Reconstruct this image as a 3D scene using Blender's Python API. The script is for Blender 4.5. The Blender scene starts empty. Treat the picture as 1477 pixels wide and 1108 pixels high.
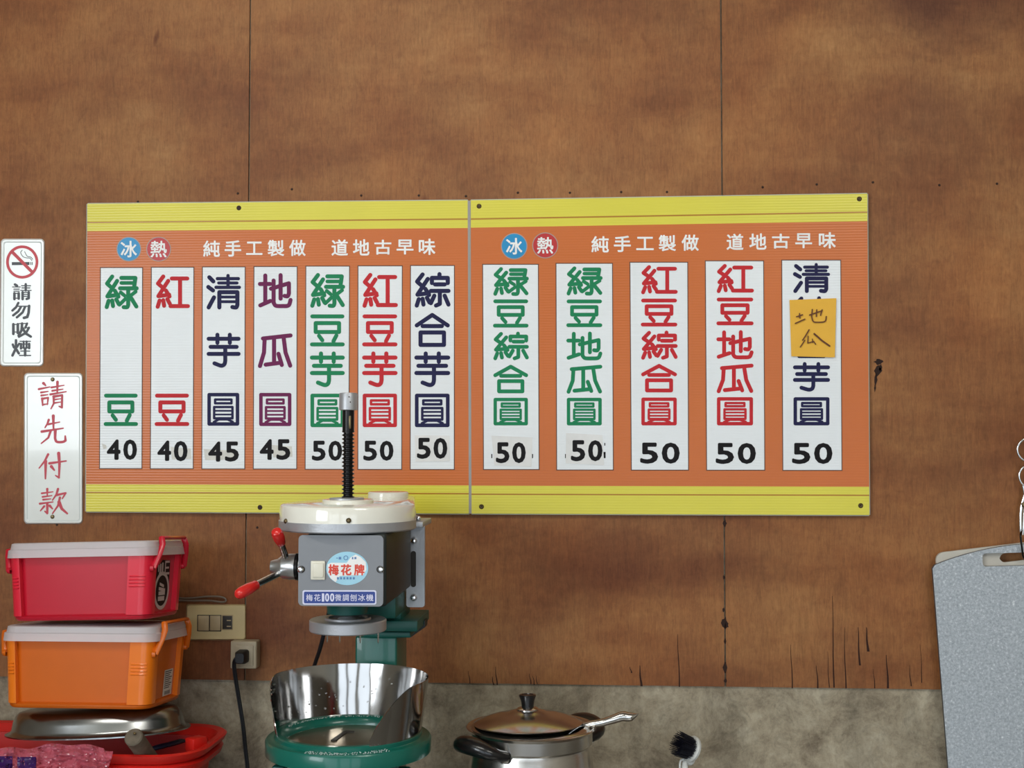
import bpy, bmesh, math, random
from mathutils import Vector, Matrix, noise
random.seed(7)
SC = bpy.context.scene
COL = SC.collection
R = math.radians
# ------------------------------------------------------------------ camera
F = 1850.0
CAM = Vector((0.0, -2.46, 1.5))
PITCH, YAW = math.atan(74 / F), math.atan(134 / F)
cd = bpy.data.cameras.new('camera'); cam = bpy.data.objects.new('camera', cd); COL.objects.link(cam)
cam.location = CAM; cam.rotation_euler = (math.pi / 2 + PITCH, 0, YAW)
cd.sensor_width = 36; cd.lens = F / 1477 * 36; cd.clip_start = .05; cd.clip_end = 50
SC.camera = cam
ROT = cam.rotation_euler.to_matrix()
# ------------------------------------------------------------------ world, lights, exposure
w = bpy.data.worlds.new('world'); SC.world = w; w.use_nodes = True
w.node_tree.nodes['Background'].inputs[0].default_value = (.80, .90, 1.0, 1)
w.node_tree.nodes['Background'].inputs[1].default_value = 2.6
SC.view_settings.view_transform = 'Standard'; SC.view_settings.look = 'None'
SC.view_settings.gamma = 1; SC.view_settings.exposure = -0.10; SC.view_settings.use_curve_mapping = False


def area(name, loc, target, sx, sy, power, col):
    l = bpy.data.lights.new(name, 'AREA'); l.shape = 'RECTANGLE'; l.size = sx; l.size_y = sy
    l.energy = power; l.color = col
    o = bpy.data.objects.new(name, l); COL.objects.link(o); o.location = loc
    o.rotation_euler = (Vector(target) - Vector(loc)).to_track_quat('-Z', 'Y').to_euler()
    return o


area('window_daylight', (-2.56, -3.9, 2.0), (-.6, -3.2, 1.8), 1.95, 1.15, 66, (.90, .96, 1.0))
area('ceiling_tube_light', (-.75, -1.9, 2.93), (-.45, -.3, 1.4), 1.25, .16, 15, (1.0, .97, .90))
area('ceiling_tube_light', (1.3, -2.9, 2.93), (1.1, -.9, .9), 1.25, .16, 22, (1.0, .97, .90))


def at(px, py, Y):
    d = ROT @ Vector(((px - 738.5) / F, -(py - 554) / F, -1.0))
    return CAM + d * ((Y - CAM.y) / d.y)


# ------------------------------------------------------------------ materials
def srgb(r, g, b):
    f = lambda c: (c / 255 / 12.92) if c / 255 <= .04045 else ((c / 255 + .055) / 1.055) ** 2.4
    return (f(r), f(g), f(b), 1)


def mat(name, col, rough=.5, metal=0, spec=.5, trans=0, var=0.06, nscale=30, bump=0, bscale=200, alpha=1, coat=0, aniso=0, ior=1.45, stretch=(1, 1, 1)):
    m = bpy.data.materials.new(name); m.use_nodes = True
    nt = m.node_tree; b = nt.nodes['Principled BSDF']
    b.inputs['Roughness'].default_value = rough; b.inputs['Metallic'].default_value = metal
    b.inputs['Specular IOR Level'].default_value = spec; b.inputs['Transmission Weight'].default_value = trans
    b.inputs['Alpha'].default_value = alpha; b.inputs['Coat Weight'].default_value = coat; b.inputs['IOR'].default_value = ior
    tc = nt.nodes.new('ShaderNodeTexCoord'); mp = nt.nodes.new('ShaderNodeMapping'); mp.inputs['Scale'].default_value = stretch
    nt.links.new(tc.outputs['Object'], mp.inputs[0])
    n = nt.nodes.new('ShaderNodeTexNoise'); n.inputs['Scale'].default_value = nscale; n.inputs['Detail'].default_value = 4
    nt.links.new(mp.outputs[0], n.inputs['Vector'])
    mr = nt.nodes.new('ShaderNodeMapRange'); mr.inputs['From Min'].default_value = .3; mr.inputs['From Max'].default_value = .7
    mr.inputs['To Min'].default_value = 1 - var; mr.inputs['To Max'].default_value = 1 + var
    nt.links.new(n.outputs['Fac'], mr.inputs[0])
    mx = nt.nodes.new('ShaderNodeVectorMath'); mx.operation = 'SCALE'
    mx.inputs[0].default_value = col[:3]; nt.links.new(mr.outputs[0], mx.inputs['Scale'])
    nt.links.new(mx.outputs[0], b.inputs['Base Color'])
    if bump:
        n2 = nt.nodes.new('ShaderNodeTexNoise'); n2.inputs['Scale'].default_value = bscale; n2.inputs['Detail'].default_value = 3
        nt.links.new(mp.outputs[0], n2.inputs['Vector'])
        bp = nt.nodes.new('ShaderNodeBump'); bp.inputs['Strength'].default_value = bump; bp.inputs['Distance'].default_value = .002
        nt.links.new(n2.outputs['Fac'], bp.inputs['Height']); nt.links.new(bp.outputs[0], b.inputs['Normal'])
    return m


def N(nt, t, **k):
    n = nt.nodes.new(t)
    for a, v in k.items(): setattr(n, a, v)
    return n


def noise_tex(nt, scl, scale, detail=4, rough=.55, dist=0, loc=(0, 0, 0)):
    tc = N(nt, 'ShaderNodeTexCoord'); mp = N(nt, 'ShaderNodeMapping')
    mp.inputs['Scale'].default_value = scl; mp.inputs['Location'].default_value = loc
    nt.links.new(tc.outputs['Object'], mp.inputs[0])
    n = N(nt, 'ShaderNodeTexNoise'); n.inputs['Scale'].default_value = scale; n.inputs['Detail'].default_value = detail
    n.inputs['Roughness'].default_value = rough; n.inputs['Distortion'].default_value = dist
    nt.links.new(mp.outputs[0], n.inputs['Vector'])
    return n.outputs['Fac']


def ramp(nt, src, stops):
    r = N(nt, 'ShaderNodeValToRGB'); e = r.color_ramp.elements
    while len(e) < len(stops): e.new(.5)
    for k, (p, c) in enumerate(stops): e[k].position = p; e[k].color = c
    nt.links.new(src, r.inputs[0]); return r.outputs[0]


def mixc(nt, a, b, fac, mode='MIX'):
    m = N(nt, 'ShaderNodeMix', data_type='RGBA', blend_type=mode)
    for sock, v in ((m.inputs[0], fac), (m.inputs[6], a), (m.inputs[7], b)):
        if isinstance(v, (float, int)): sock.default_value = v
        elif isinstance(v, tuple): sock.default_value = v
        else: nt.links.new(v, sock)
    return m.outputs[2]


def plywood():
    m = bpy.data.materials.new('varnished_plywood'); m.use_nodes = True; nt = m.node_tree; b = nt.nodes['Principled BSDF']
    g = lambda v: (v, v, v, 1)
    blot = noise_tex(nt, (1, 1, 1.25), 2.4, 8, .66, .25, (3.1, 0, 1.7))
    base = ramp(nt, blot, [(.30, srgb(126, 78, 46)), (.45, srgb(146, 97, 57)), (.58, srgb(161, 112, 67)), (.74, srgb(176, 130, 82))])
    smear = noise_tex(nt, (.7, 1, 2.6), 2.1, 7, .62, .15, (0.2, 0, 4.3))
    c = mixc(nt, base, ramp(nt, smear, [(.36, srgb(188, 158, 144)), (.56, g(1))]), .6, 'MULTIPLY')
    red = noise_tex(nt, (1, 1, .8), 3.4, 6, .65, .2, (9, 0, 2))
    c = mixc(nt, c, ramp(nt, red, [(.42, g(1)), (.68, (1, .84, .72, 1))]), .8, 'MULTIPLY')
    grain = noise_tex(nt, (1, 1, .10), 300, 8, .72, 1.2)
    c = mixc(nt, c, ramp(nt, grain, [(.30, g(.66)), (.5, g(.98)), (.70, g(1.26))]), .62, 'MULTIPLY')
    g2 = noise_tex(nt, (1, 1, .13), 90, 7, .72, 1.6, (5, 0, 0))
    c = mixc(nt, c, ramp(nt, g2, [(.32, g(.72)), (.52, g(1)), (.75, g(1.15))]), .55, 'MULTIPLY')
    mot = noise_tex(nt, (1, 1, .7), 60, 8, .78, 1.0, (1, 0, 3))
    c = mixc(nt, c, ramp(nt, mot, [(.34, (.74, .68, .64, 1)), (.53, g(1)), (.72, g(1.14))]), .6, 'MULTIPLY')
    spot = noise_tex(nt, (1, 1, .45), 21, 2, .5, .2, (7, 0, 7))
    c = mixc(nt, c, ramp(nt, spot, [(.22, (.45, .30, .25, 1)), (.285, g(1))]), .8, 'MULTIPLY')
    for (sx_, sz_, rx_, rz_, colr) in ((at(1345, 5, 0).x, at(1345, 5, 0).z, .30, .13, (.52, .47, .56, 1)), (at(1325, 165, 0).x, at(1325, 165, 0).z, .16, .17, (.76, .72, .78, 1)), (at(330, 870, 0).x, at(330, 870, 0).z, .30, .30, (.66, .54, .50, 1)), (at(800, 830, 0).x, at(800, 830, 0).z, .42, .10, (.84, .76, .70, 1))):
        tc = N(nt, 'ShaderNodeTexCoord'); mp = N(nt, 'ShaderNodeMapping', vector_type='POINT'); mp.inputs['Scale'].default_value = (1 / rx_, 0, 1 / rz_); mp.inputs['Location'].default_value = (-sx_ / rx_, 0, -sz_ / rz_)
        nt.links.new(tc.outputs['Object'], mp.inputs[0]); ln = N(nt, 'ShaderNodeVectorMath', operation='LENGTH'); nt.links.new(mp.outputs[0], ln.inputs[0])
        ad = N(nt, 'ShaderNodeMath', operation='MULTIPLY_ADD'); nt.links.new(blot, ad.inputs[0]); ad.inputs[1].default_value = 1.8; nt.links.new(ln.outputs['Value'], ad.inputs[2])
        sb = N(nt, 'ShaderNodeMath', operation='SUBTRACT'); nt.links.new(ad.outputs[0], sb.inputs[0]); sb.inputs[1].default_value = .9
        c = mixc(nt, c, ramp(nt, sb.outputs[0], [(.15, colr), (1.0, g(1))]), 1.0, 'MULTIPLY')   # old stains; the lower-left ellipse also paints in shade beside boxes and machine
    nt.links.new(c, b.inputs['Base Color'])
    b.inputs['Roughness'].default_value = .55; b.inputs['Specular IOR Level'].default_value = .28
    bp = N(nt, 'ShaderNodeBump'); bp.inputs['Strength'].default_value = .35; bp.inputs['Distance'].default_value = .0006
    nt.links.new(grain, bp.inputs['Height']); nt.links.new(bp.outputs[0], b.inputs['Normal'])
    return m


def cement():
    m = bpy.data.materials.new('stained_cement'); m.use_nodes = True; nt = m.node_tree; b = nt.nodes['Principled BSDF']
    g = lambda v: (v, v, v, 1)
    a = noise_tex(nt, (1, 1, 1.2), 9, 9, .75, .3, (1, 0, 2))
    c = ramp(nt, a, [(.3, srgb(100, 86, 70)), (.5, srgb(158, 146, 124)), (.72, srgb(190, 180, 158))])
    f = noise_tex(nt, (1, 1, .55), 85, 8, .8, 1.6)
    c = mixc(nt, c, ramp(nt, f, [(.3, g(.72)), (.5, g(1)), (.75, g(1.15))]), .8, 'MULTIPLY')
    d = noise_tex(nt, (1, 1, .35), 14, 5, .6, .8, (4, 0, 1))
    c = mixc(nt, c, ramp(nt, d, [(.35, g(.68)), (.55, g(1))]), .6, 'MULTIPLY')
    k2 = noise_tex(nt, (1, 1, .8), 34, 8, .75, 2.2, (2, 0, 8))
    c = mixc(nt, c, ramp(nt, k2, [(.36, g(.70)), (.5, g(1)), (.66, g(1.12))]), .7, 'MULTIPLY')
    nt.links.new(c, b.inputs['Base Color']); b.inputs['Roughness'].default_value = .85
    bp = N(nt, 'ShaderNodeBump'); bp.inputs['Strength'].default_value = .5; bp.inputs['Distance'].default_value = .001
    nt.links.new(f, bp.inputs['Height']); nt.links.new(bp.outputs[0], b.inputs['Normal'])
    return m


def printed(name, col, rough=.30):
    # print on fluted plastic board: faint horizontal flutes
    m = mat(name, col, rough, var=.03, nscale=6, spec=.45); nt = m.node_tree; b = nt.nodes['Principled BSDF']
    tc = N(nt, 'ShaderNodeTexCoord'); wv = N(nt, 'ShaderNodeTexWave', bands_direction='Z'); wv.inputs['Scale'].default_value = 62
    wv.inputs['Distortion'].default_value = .35; wv.inputs['Detail Scale'].default_value = .4
    nt.links.new(tc.outputs['Object'], wv.inputs[0])
    bp = N(nt, 'ShaderNodeBump'); bp.inputs['Strength'].default_value = .22; bp.inputs['Distance'].default_value = .0006
    nt.links.new(wv.outputs['Fac'], bp.inputs['Height']); nt.links.new(bp.outputs[0], b.inputs['Normal'])
    return m


def granite_plastic():
    m = bpy.data.materials.new('speckled_grey_plastic'); m.use_nodes = True; nt = m.node_tree; b = nt.nodes['Principled BSDF']
    a = noise_tex(nt, (1, 1, 1), 210, 4, .8, .3)
    c = ramp(nt, a, [(.32, srgb(140, 147, 154)), (.5, srgb(168, 175, 182)), (.60, srgb(184, 191, 197)), (.70, srgb(228, 231, 233))])
    nt.links.new(c, b.inputs['Base Color']); b.inputs['Roughness'].default_value = .42
    return m


M = dict(
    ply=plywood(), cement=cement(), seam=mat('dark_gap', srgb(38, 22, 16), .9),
    orange=printed('orange_print', srgb(203, 107, 42)), yellow=printed('yellow_print', srgb(220, 210, 70)),
    yline=printed('ochre_line', srgb(176, 122, 22)), strip=printed('white_print', srgb(232, 236, 238)),
    edge=mat('board_edge_plastic', srgb(188, 190, 176), .4), joint=mat('grey_joint_strip', srgb(150, 146, 140), .35, .2),
    black=mat('black_print', srgb(20, 18, 20), .55, spec=.2), outline=mat('dark_outline_print', srgb(88, 52, 36), .5),
    green=mat('green_print', srgb(22, 130, 84), .5, spec=.25), red=mat('red_print', srgb(196, 38, 46), .5, spec=.25),
    navy=mat('navy_print', srgb(32, 32, 72), .5, spec=.2), purple=mat('plum_print', srgb(112, 36, 84), .5, spec=.2),
    white=mat('white_lettering', srgb(240, 240, 238), .4), bluedot=mat('blue_badge', srgb(20, 140, 195), .35),
    reddot=mat('red_badge', srgb(190, 38, 40), .35), halo=mat('pale_ring', srgb(170, 150, 140), .4),
    sign=mat('glossy_white_plastic', srgb(232, 236, 232), .18, coat=.4, var=.02), signlip=mat('bevelled_white_plastic', srgb(214, 220, 218), .2, var=.02),
    signblack=mat('grey_black_print', srgb(70, 74, 78), .4), signred=mat('faded_red_print', srgb(196, 66, 80), .4), banred=mat('prohibition_red', srgb(200, 50, 62), .35),
    sticker=mat('paper_sticker', srgb(226, 226, 224), .45), note=mat('yellow_note_paper', srgb(232, 178, 62), .7, var=.03), ink=mat('brown_ink', srgb(96, 50, 14), .6),
    smear=mat('old_glue_residue', srgb(214, 213, 206), .6, var=.10, nscale=90),
    redbox=mat('red_plastic', srgb(192, 22, 46), .34, var=.02, coat=.15), orangecol=mat('thin_orange_plastic', srgb(236, 120, 20), .3, var=.02, coat=.2), redcol=mat('thin_red_plastic', srgb(222, 34, 58), .3, var=.02, coat=.2), orangebox=mat('orange_plastic', srgb(206, 98, 14), .34, var=.02, coat=.15),
    lid=mat('frosted_plastic', srgb(252, 246, 248), .38, trans=.62, var=.02), tub=mat('tub_red_plastic', srgb(205, 34, 26), .36, var=.04),
    steel=mat('polished_steel', srgb(205, 203, 200), .17, 1, var=.05, nscale=12), brushed=mat('brushed_steel', srgb(198, 194, 188), .26, 1, var=.06, nscale=60, stretch=(1, 1, 12)),
    dullsteel=mat('dull_steel', srgb(158, 160, 160), .24, 1, var=.1), lidsteel=mat('worn_lid_steel', srgb(196, 192, 190), .20, 1, var=.05),
    alu=mat('cast_aluminium', srgb(178, 180, 184), .42, .55, var=.05, bump=.15, bscale=300), chrome=mat('chrome', srgb(222, 222, 222), .16, 1), mirror=mat('rippled_polished_steel', srgb(176, 174, 172), .10, 1, var=.04, bump=.8, bscale=9, stretch=(1, 1, .7)), hubsteel=mat('turned_steel', srgb(200, 200, 200), .3, .9),
    cream=mat('cream_enamel', srgb(238, 236, 224), .16, coat=.6, var=.02), panel=mat('grey_panel', srgb(128, 130, 134), .35, .15, var=.03),
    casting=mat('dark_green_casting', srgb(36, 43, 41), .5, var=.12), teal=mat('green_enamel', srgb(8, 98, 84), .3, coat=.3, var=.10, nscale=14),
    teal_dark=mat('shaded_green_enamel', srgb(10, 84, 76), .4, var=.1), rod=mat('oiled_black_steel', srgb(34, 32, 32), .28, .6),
    grip=mat('red_grip', srgb(215, 42, 38), .25, coat=.4, var=.03), switch=mat('ivory_switch', srgb(226, 222, 205), .35),
    lightblue=mat('pale_blue_print', srgb(158, 208, 228), .3), plateblue=mat('blue_plate', srgb(38, 62, 140), .3), lilac=mat('pale_lilac_print', srgb(214, 214, 236), .35),
    badge_red=mat('orange_red_print', srgb(220, 68, 44), .35), tinyblue=mat('dull_blue_print', srgb(90, 130, 180), .4),
    clear=mat('clear_acrylic', (.97, .985, .98, 1), .03, trans=1, var=0, ior=1.45), drop=mat('water_drop', (1, 1, 1, 1), .02, trans=1, var=0, ior=1.33), ice=mat('ice_crumbs', srgb(220, 235, 232), .25, trans=.4),
    disc=mat('worn_blade_disc', srgb(160, 148, 126), .30, .95, var=.1, nscale=25), bakelite=mat('black_bakelite', srgb(22, 21, 22), .28, coat=.3),
    wallplate=mat('yellowed_plastic', srgb(196, 176, 128), .4, var=.06), rocker=mat('worn_beige_plastic', srgb(172, 152, 116), .45, var=.12), darkslot=mat('dark_recess', srgb(48, 44, 40), .6),
    outlet=mat('dirty_ivory_plastic', srgb(176, 162, 136), .45, var=.1), rubber=mat('black_rubber', srgb(22, 24, 28), .5), greycable=mat('grey_cable', srgb(112, 98, 84), .5),
    granite=granite_plastic(), darkedge=mat('dark_rim_plastic', srgb(74, 78, 84), .4), whiteboard=mat('off_white_plastic', srgb(196, 190, 178), .45, var=.04),
    bag=mat('pink_film', srgb(214, 110, 128), .16, trans=.35, var=.16, nscale=40, coat=.5), bagprint=mat('violet_print', srgb(62, 30, 92), .2, coat=.5),
    wood=mat('weathered_grey_wood', srgb(104, 94, 80), .7, var=.25, nscale=60), navyplastic=mat('navy_plastic', srgb(24, 30, 50), .35),
    bristle=mat('navy_bristle', srgb(14, 16, 30), .5), brushwhite=mat('white_plastic_handle', srgb(206, 208, 204), .3),
    label=mat('paper_label', srgb(216, 210, 200), .5), labelprint=mat('label_print', srgb(60, 58, 56), .5), ring=mat('silver_print', srgb(186, 172, 170), .4),
    floor=mat('grey_tile', srgb(120, 116, 108), .5), paint=mat('off_white_paint', srgb(170, 165, 152), .8), counter=mat('counter_steel', srgb(170, 170, 168), .32, 1), lamp=mat('lamp_housing', srgb(220, 220, 215), .5),
    nail=mat('rusty_nail', srgb(52, 34, 26), .6, .4), screw=mat('dull_screw', srgb(112, 98, 70), .35, .9), crack=mat('split_wood', srgb(48, 24, 16), .9), chip=mat('scorched_wood', srgb(44, 26, 20), .9),
)

# ------------------------------------------------------------------ object helpers
WO = {}


def thing(name, label, cat, loc, group=None):
    o = bpy.data.objects.new(name, None); COL.objects.link(o); o.location = loc; o.empty_display_size = .05
    o['label'] = label; o['category'] = cat
    if group: o['group'] = group
    WO[o.name] = Vector(loc); return o


def obj(name, bm, m, parent=None, label=None, origin=None, angle=35, cat=None, kind=None, group=None):
    """one mesh object from world-coordinate geometry"""
    if parent is not None: org = WO[parent.name]
    else: org = Vector(origin) if origin is not None else Vector((0, 0, 0))
    bmesh.ops.translate(bm, verts=bm.verts, vec=-org)
    me = bpy.data.meshes.new(name); bm.to_mesh(me); bm.free()
    mats = m if isinstance(m, (list, tuple)) else [m]
    for x in mats: me.materials.append(x)
    if angle:
        for p in me.polygons: p.use_smooth = True
        me.set_sharp_from_angle(angle=R(angle))
    o = bpy.data.objects.new(name, me); COL.objects.link(o)
    if parent is not None: o.parent = parent
    else: o.location = org
    WO[o.name] = org
    if label: o['label'] = label
    if cat: o['category'] = cat
    if kind: o['kind'] = kind
    if group: o['group'] = group
    return o


def B(): return bmesh.new()


def quad(bm, pts, mi=0):
    f = bm.faces.new([bm.verts.new(p) for p in pts]); f.material_index = mi; return f


def add_box(bm, p0, p1, bev=0, seg=2, mtx=None):
    r = bmesh.ops.create_cube(bm, size=1)
    vs = r['verts']; c = [(a + b) / 2 for a, b in zip(p0, p1)]; s = [abs(b - a) for a, b in zip(p0, p1)]
    for v in vs: v.co = Vector((v.co.x * s[0] + c[0], v.co.y * s[1] + c[1], v.co.z * s[2] + c[2]))
    if bev:
        es = list({e for v in vs for e in v.link_edges})
        rr = bmesh.ops.bevel(bm, geom=es, offset=bev, segments=seg, affect='EDGES', profile=.5)
        vs = list({v for f in rr['faces'] for v in f.verts} | {v for v in vs if v.is_valid})
    if mtx is not None:
        for v in set(vs): v.co = mtx @ v.co
    return bm


def basis(d):
    d = d.normalized(); a = Vector((0, 0, 1)) if abs(d.z) < .9 else Vector((1, 0, 0))
    u = d.cross(a).normalized(); v = d.cross(u).normalized(); return u, v


def add_tube(bm, pts, r, n=12, cap=True, flat=None):
    """tube through pts; r a number or a list; flat=(ru,rv) multipliers with a fixed up"""
    pts = [Vector(p) for p in pts]; rings = []
    for i, p in enumerate(pts):
        d = (pts[min(i + 1, len(pts) - 1)] - pts[max(i - 1, 0)]).normalized()
        if flat: v = Vector(flat[2]).normalized(); u = d.cross(v).normalized(); v = u.cross(d).normalized(); ru, rv = flat[0], flat[1]
        else:
            if i == 0: u, v = basis(d)
            else:
                u = (u - d * u.dot(d)).normalized(); v = d.cross(u)
            ru = rv = 1
        rr = r[i] if isinstance(r, (list, tuple)) else r
        rings.append([bm.verts.new(p + u * math.cos(t) * rr * ru + v * math.sin(t) * rr * rv) for t in [2 * math.pi * k / n for k in range(n)]])
    for a, b in zip(rings, rings[1:]):
        for k in range(n): bm.faces.new([a[k], a[(k + 1) % n], b[(k + 1) % n], b[k]])
    if cap:
        bm.faces.new(rings[0][::-1]); bm.faces.new(rings[-1])
    bmesh.ops.recalc_face_normals(bm, faces=bm.faces)
    return bm


def smooth_path(pts, k=6):
    pts = [Vector(p) for p in pts]; out = []
    P = [pts[0] * 2 - pts[1]] + pts + [pts[-1] * 2 - pts[-2]]
    for i in range(1, len(P) - 2):
        a, b, c, d = P[i - 1:i + 3]
        for s in range(k):
            t = s / k
            out.append(.5 * ((2 * b) + (c - a) * t + (2 * a - 5 * b + 4 * c - d) * t * t + (3 * b - a - 3 * c + d) * t ** 3))
    out.append(pts[-1]); return out


def add_lathe(bm, prof, c, n=64, axis=None, sx=1, sy=1, closed=False):
    """profile of (radius, height) about axis (default +z) at c"""
    c = Vector(c)
    if axis is None: u, v, d = Vector((1, 0, 0)), Vector((0, 1, 0)), Vector((0, 0, 1))
    else: d = Vector(axis).normalized(); u, v = basis(d)
    rings = []
    for r, h in prof:
        if r < 1e-6: rings.append([bm.verts.new(c + d * h)])
        else: rings.append([bm.verts.new(c + u * math.cos(t) * r * sx + v * math.sin(t) * r * sy + d * h) for t in [2 * math.pi * k / n for k in range(n)]])
    prs = list(zip(rings, rings[1:])) + ([(rings[-1], rings[0])] if closed else [])
    for a, b in prs:
        if len(a) == 1 and len(b) == 1: continue
        for k in range(n):
            k2 = (k + 1) % n
            if len(a) == 1: bm.faces.new([a[0], b[k2], b[k]])
            elif len(b) == 1: bm.faces.new([a[k], a[k2], b[0]])
            else: bm.faces.new([a[k], a[k2], b[k2], b[k]])
    bmesh.ops.recalc_face_normals(bm, faces=bm.faces)
    return bm


def add_prism(bm, outline, vec):
    """outline = list of 3D points, extruded along vec, capped"""
    vec = Vector(vec); a = [bm.verts.new(Vector(p)) for p in outline]; b = [bm.verts.new(Vector(p) + vec) for p in outline]
    n = len(a)
    for k in range(n): bm.faces.new([a[k], a[(k + 1) % n], b[(k + 1) % n], b[k]])
    bm.faces.new(a[::-1]); bm.faces.new(b)
    bmesh.ops.recalc_face_normals(bm, faces=bm.faces)
    return bm


def rrect(x0, y0, x1, y1, r, n=6):
    pts = []
    for cx, cy, a0 in ((x1 - r, y0 + r, -90), (x1 - r, y1 - r, 0), (x0 + r, y1 - r, 90), (x0 + r, y0 + r, 180)):
        for k in range(n + 1):
            a = R(a0 + 90 * k / n); pts.append((cx + r * math.cos(a), cy + r * math.sin(a)))
    return pts


def add_loft(bm, secs, mtx=None, n=6, cap0=True, cap1=True):
    """secs: (z, half_x, half_y, corner_r)"""
    rings = []
    for z, hx, hy, r in secs:
        rings.append([bm.verts.new((mtx @ Vector((x, y, z))) if mtx is not None else Vector((x, y, z))) for x, y in rrect(-hx, -hy, hx, hy, min(r, hx * .99, hy * .99), n)])
    for a, b in zip(rings, rings[1:]):
        L = len(a)
        for k in range(L): bm.faces.new([a[k], a[(k + 1) % L], b[(k + 1) % L], b[k]])
    if cap0: bm.faces.new(rings[0][::-1])
    if cap1: bm.faces.new(rings[-1])
    bmesh.ops.recalc_face_normals(bm, faces=bm.faces)
    return bm


# ------------------------------------------------------------------ writing
def silk():
    return [([(.22, .04), (.06, .25), (.21, .38)], 1), ([(.37, .17), (.07, .63), (.40, .585)], 1), ([(.30, .46), (.41, .64)], 1),
            ([(.11, .76), (.05, .95)], 1), ([(.22, .75), (.245, .92)], 1), ([(.345, .72), (.42, .86)], 1)]


def arc(*p): return [tuple(q[:2]) for q in smooth_path([(x, y, 0) for x, y in p], 5)]


G = {
    '豆': [([(.05, .06), (.95, .06)], 1), ([(.15, .27), (.85, .27), (.85, .55), (.15, .55), (.15, .27)], 1), ([(.25, .67), (.35, .81)], 1), ([(.77, .66), (.68, .84)], 1), ([(.04, .94), (.96, .94)], 1)],
    '芋': [([(.04, .16), (.96, .16)], 1), ([(.31, .04), (.31, .28)], 1), ([(.69, .04), (.69, .28)], 1), ([(.1, .40), (.9, .40)], 1), ([(.04, .61), (.96, .61)], 1), ([(.55, .40), (.55, .82)] + arc((.55, .82), (.52, .92), (.42, .96), (.22, .89)), 1)],
    '圓': [([(.05, .05), (.95, .05), (.95, .95), (.05, .95), (.05, .05)], .9), ([(.24, .20), (.76, .20), (.76, .315), (.24, .315), (.24, .20)], .62), ([(.21, .43), (.79, .43), (.79, .775), (.21, .775), (.21, .43)], .62),
          ([(.24, .545), (.76, .545)], .45), ([(.24, .66), (.76, .66)], .45), ([(.37, .80), (.20, .89)], .65), ([(.63, .80), (.80, .89)], .65), ([(.38, .815), (.62, .815)], .5)],
    '綠': silk() + [([(.50, .08), (.93, .08), (.89, .37)], 1), ([(.50, .23), (.88, .23)], .9), ([(.46, .39), (.97, .39)], 1), ([(.71, .41), (.71, .88)] + arc((.71, .88), (.68, .95), (.57, .95)), 1), ([(.48, .51), (.60, .61)], .9), ([(.63, .70), (.44, .88)], .9), ([(.94, .49), (.78, .61)], .9), ([(.75, .60), (.96, .93)], 1)],
    '紅': silk() + [([(.48, .10), (.95, .10)], 1), ([(.73, .10), (.73, .92)], 1), ([(.44, .93), (.97, .93)], 1)],
    '綜': silk() + [([(.71, .03), (.71, .13)], 1), ([(.49, .29), (.49, .14), (.95, .14), (.95, .29)], 1), ([(.58, .33), (.86, .33)], 1), ([(.46, .52), (.97, .52)], 1), ([(.72, .52), (.72, .90), (.61, .95)], 1), ([(.56, .66), (.46, .88)], 1), ([(.86, .66), (.97, .92)], 1)],
    '合': [([(.05, .36), (.50, .05), (.95, .36)], 1), ([(.22, .38), (.78, .38)], 1), ([(.16, .57), (.84, .57), (.84, .94), (.16, .94), (.16, .57)], 1)],
    '清': [([(.07, .08), (.19, .20)], 1), ([(.04, .36), (.18, .46)], 1), ([(.21, .66), (.05, .95)], 1), ([(.31, .12), (.94, .12)], .8), ([(.63, .03), (.63, .37)], .8), ([(.35, .245), (.90, .245)], .75), ([(.27, .37), (.97, .37)], .8),
          ([(.37, .95), (.37, .51), (.91, .51), (.91, .88)] + arc((.91, .88), (.87, .95), (.76, .94)), 1), ([(.37, .65), (.91, .65)], .7), ([(.37, .785), (.91, .785)], .7)],
    '地': [([(.04, .30), (.35, .30)], 1), ([(.20, .05), (.20, .84)], 1), ([(.05, .93), (.35, .80)], 1), ([(.37, .44), (.91, .28), (.91, .58)] + arc((.91, .58), (.87, .66), (.78, .65)), 1), ([(.66, .04), (.66, .73)], 1),
          ([(.45, .20), (.45, .85)] + arc((.45, .85), (.52, .94), (.72, .95), (.90, .93), (.96, .77)), 1)],
    '瓜': [([(.14, .14), (.96, .05)], 1), ([(.19, .14), (.17, .55), (.05, .95)], 1), ([(.47, .11), (.47, .88)], 1), ([(.22, .91), (.68, .85)], 1), ([(.60, .59), (.70, .92)], 1), ([(.75, .08), (.81, .55), (.95, .94)], 1)],
}
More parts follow.
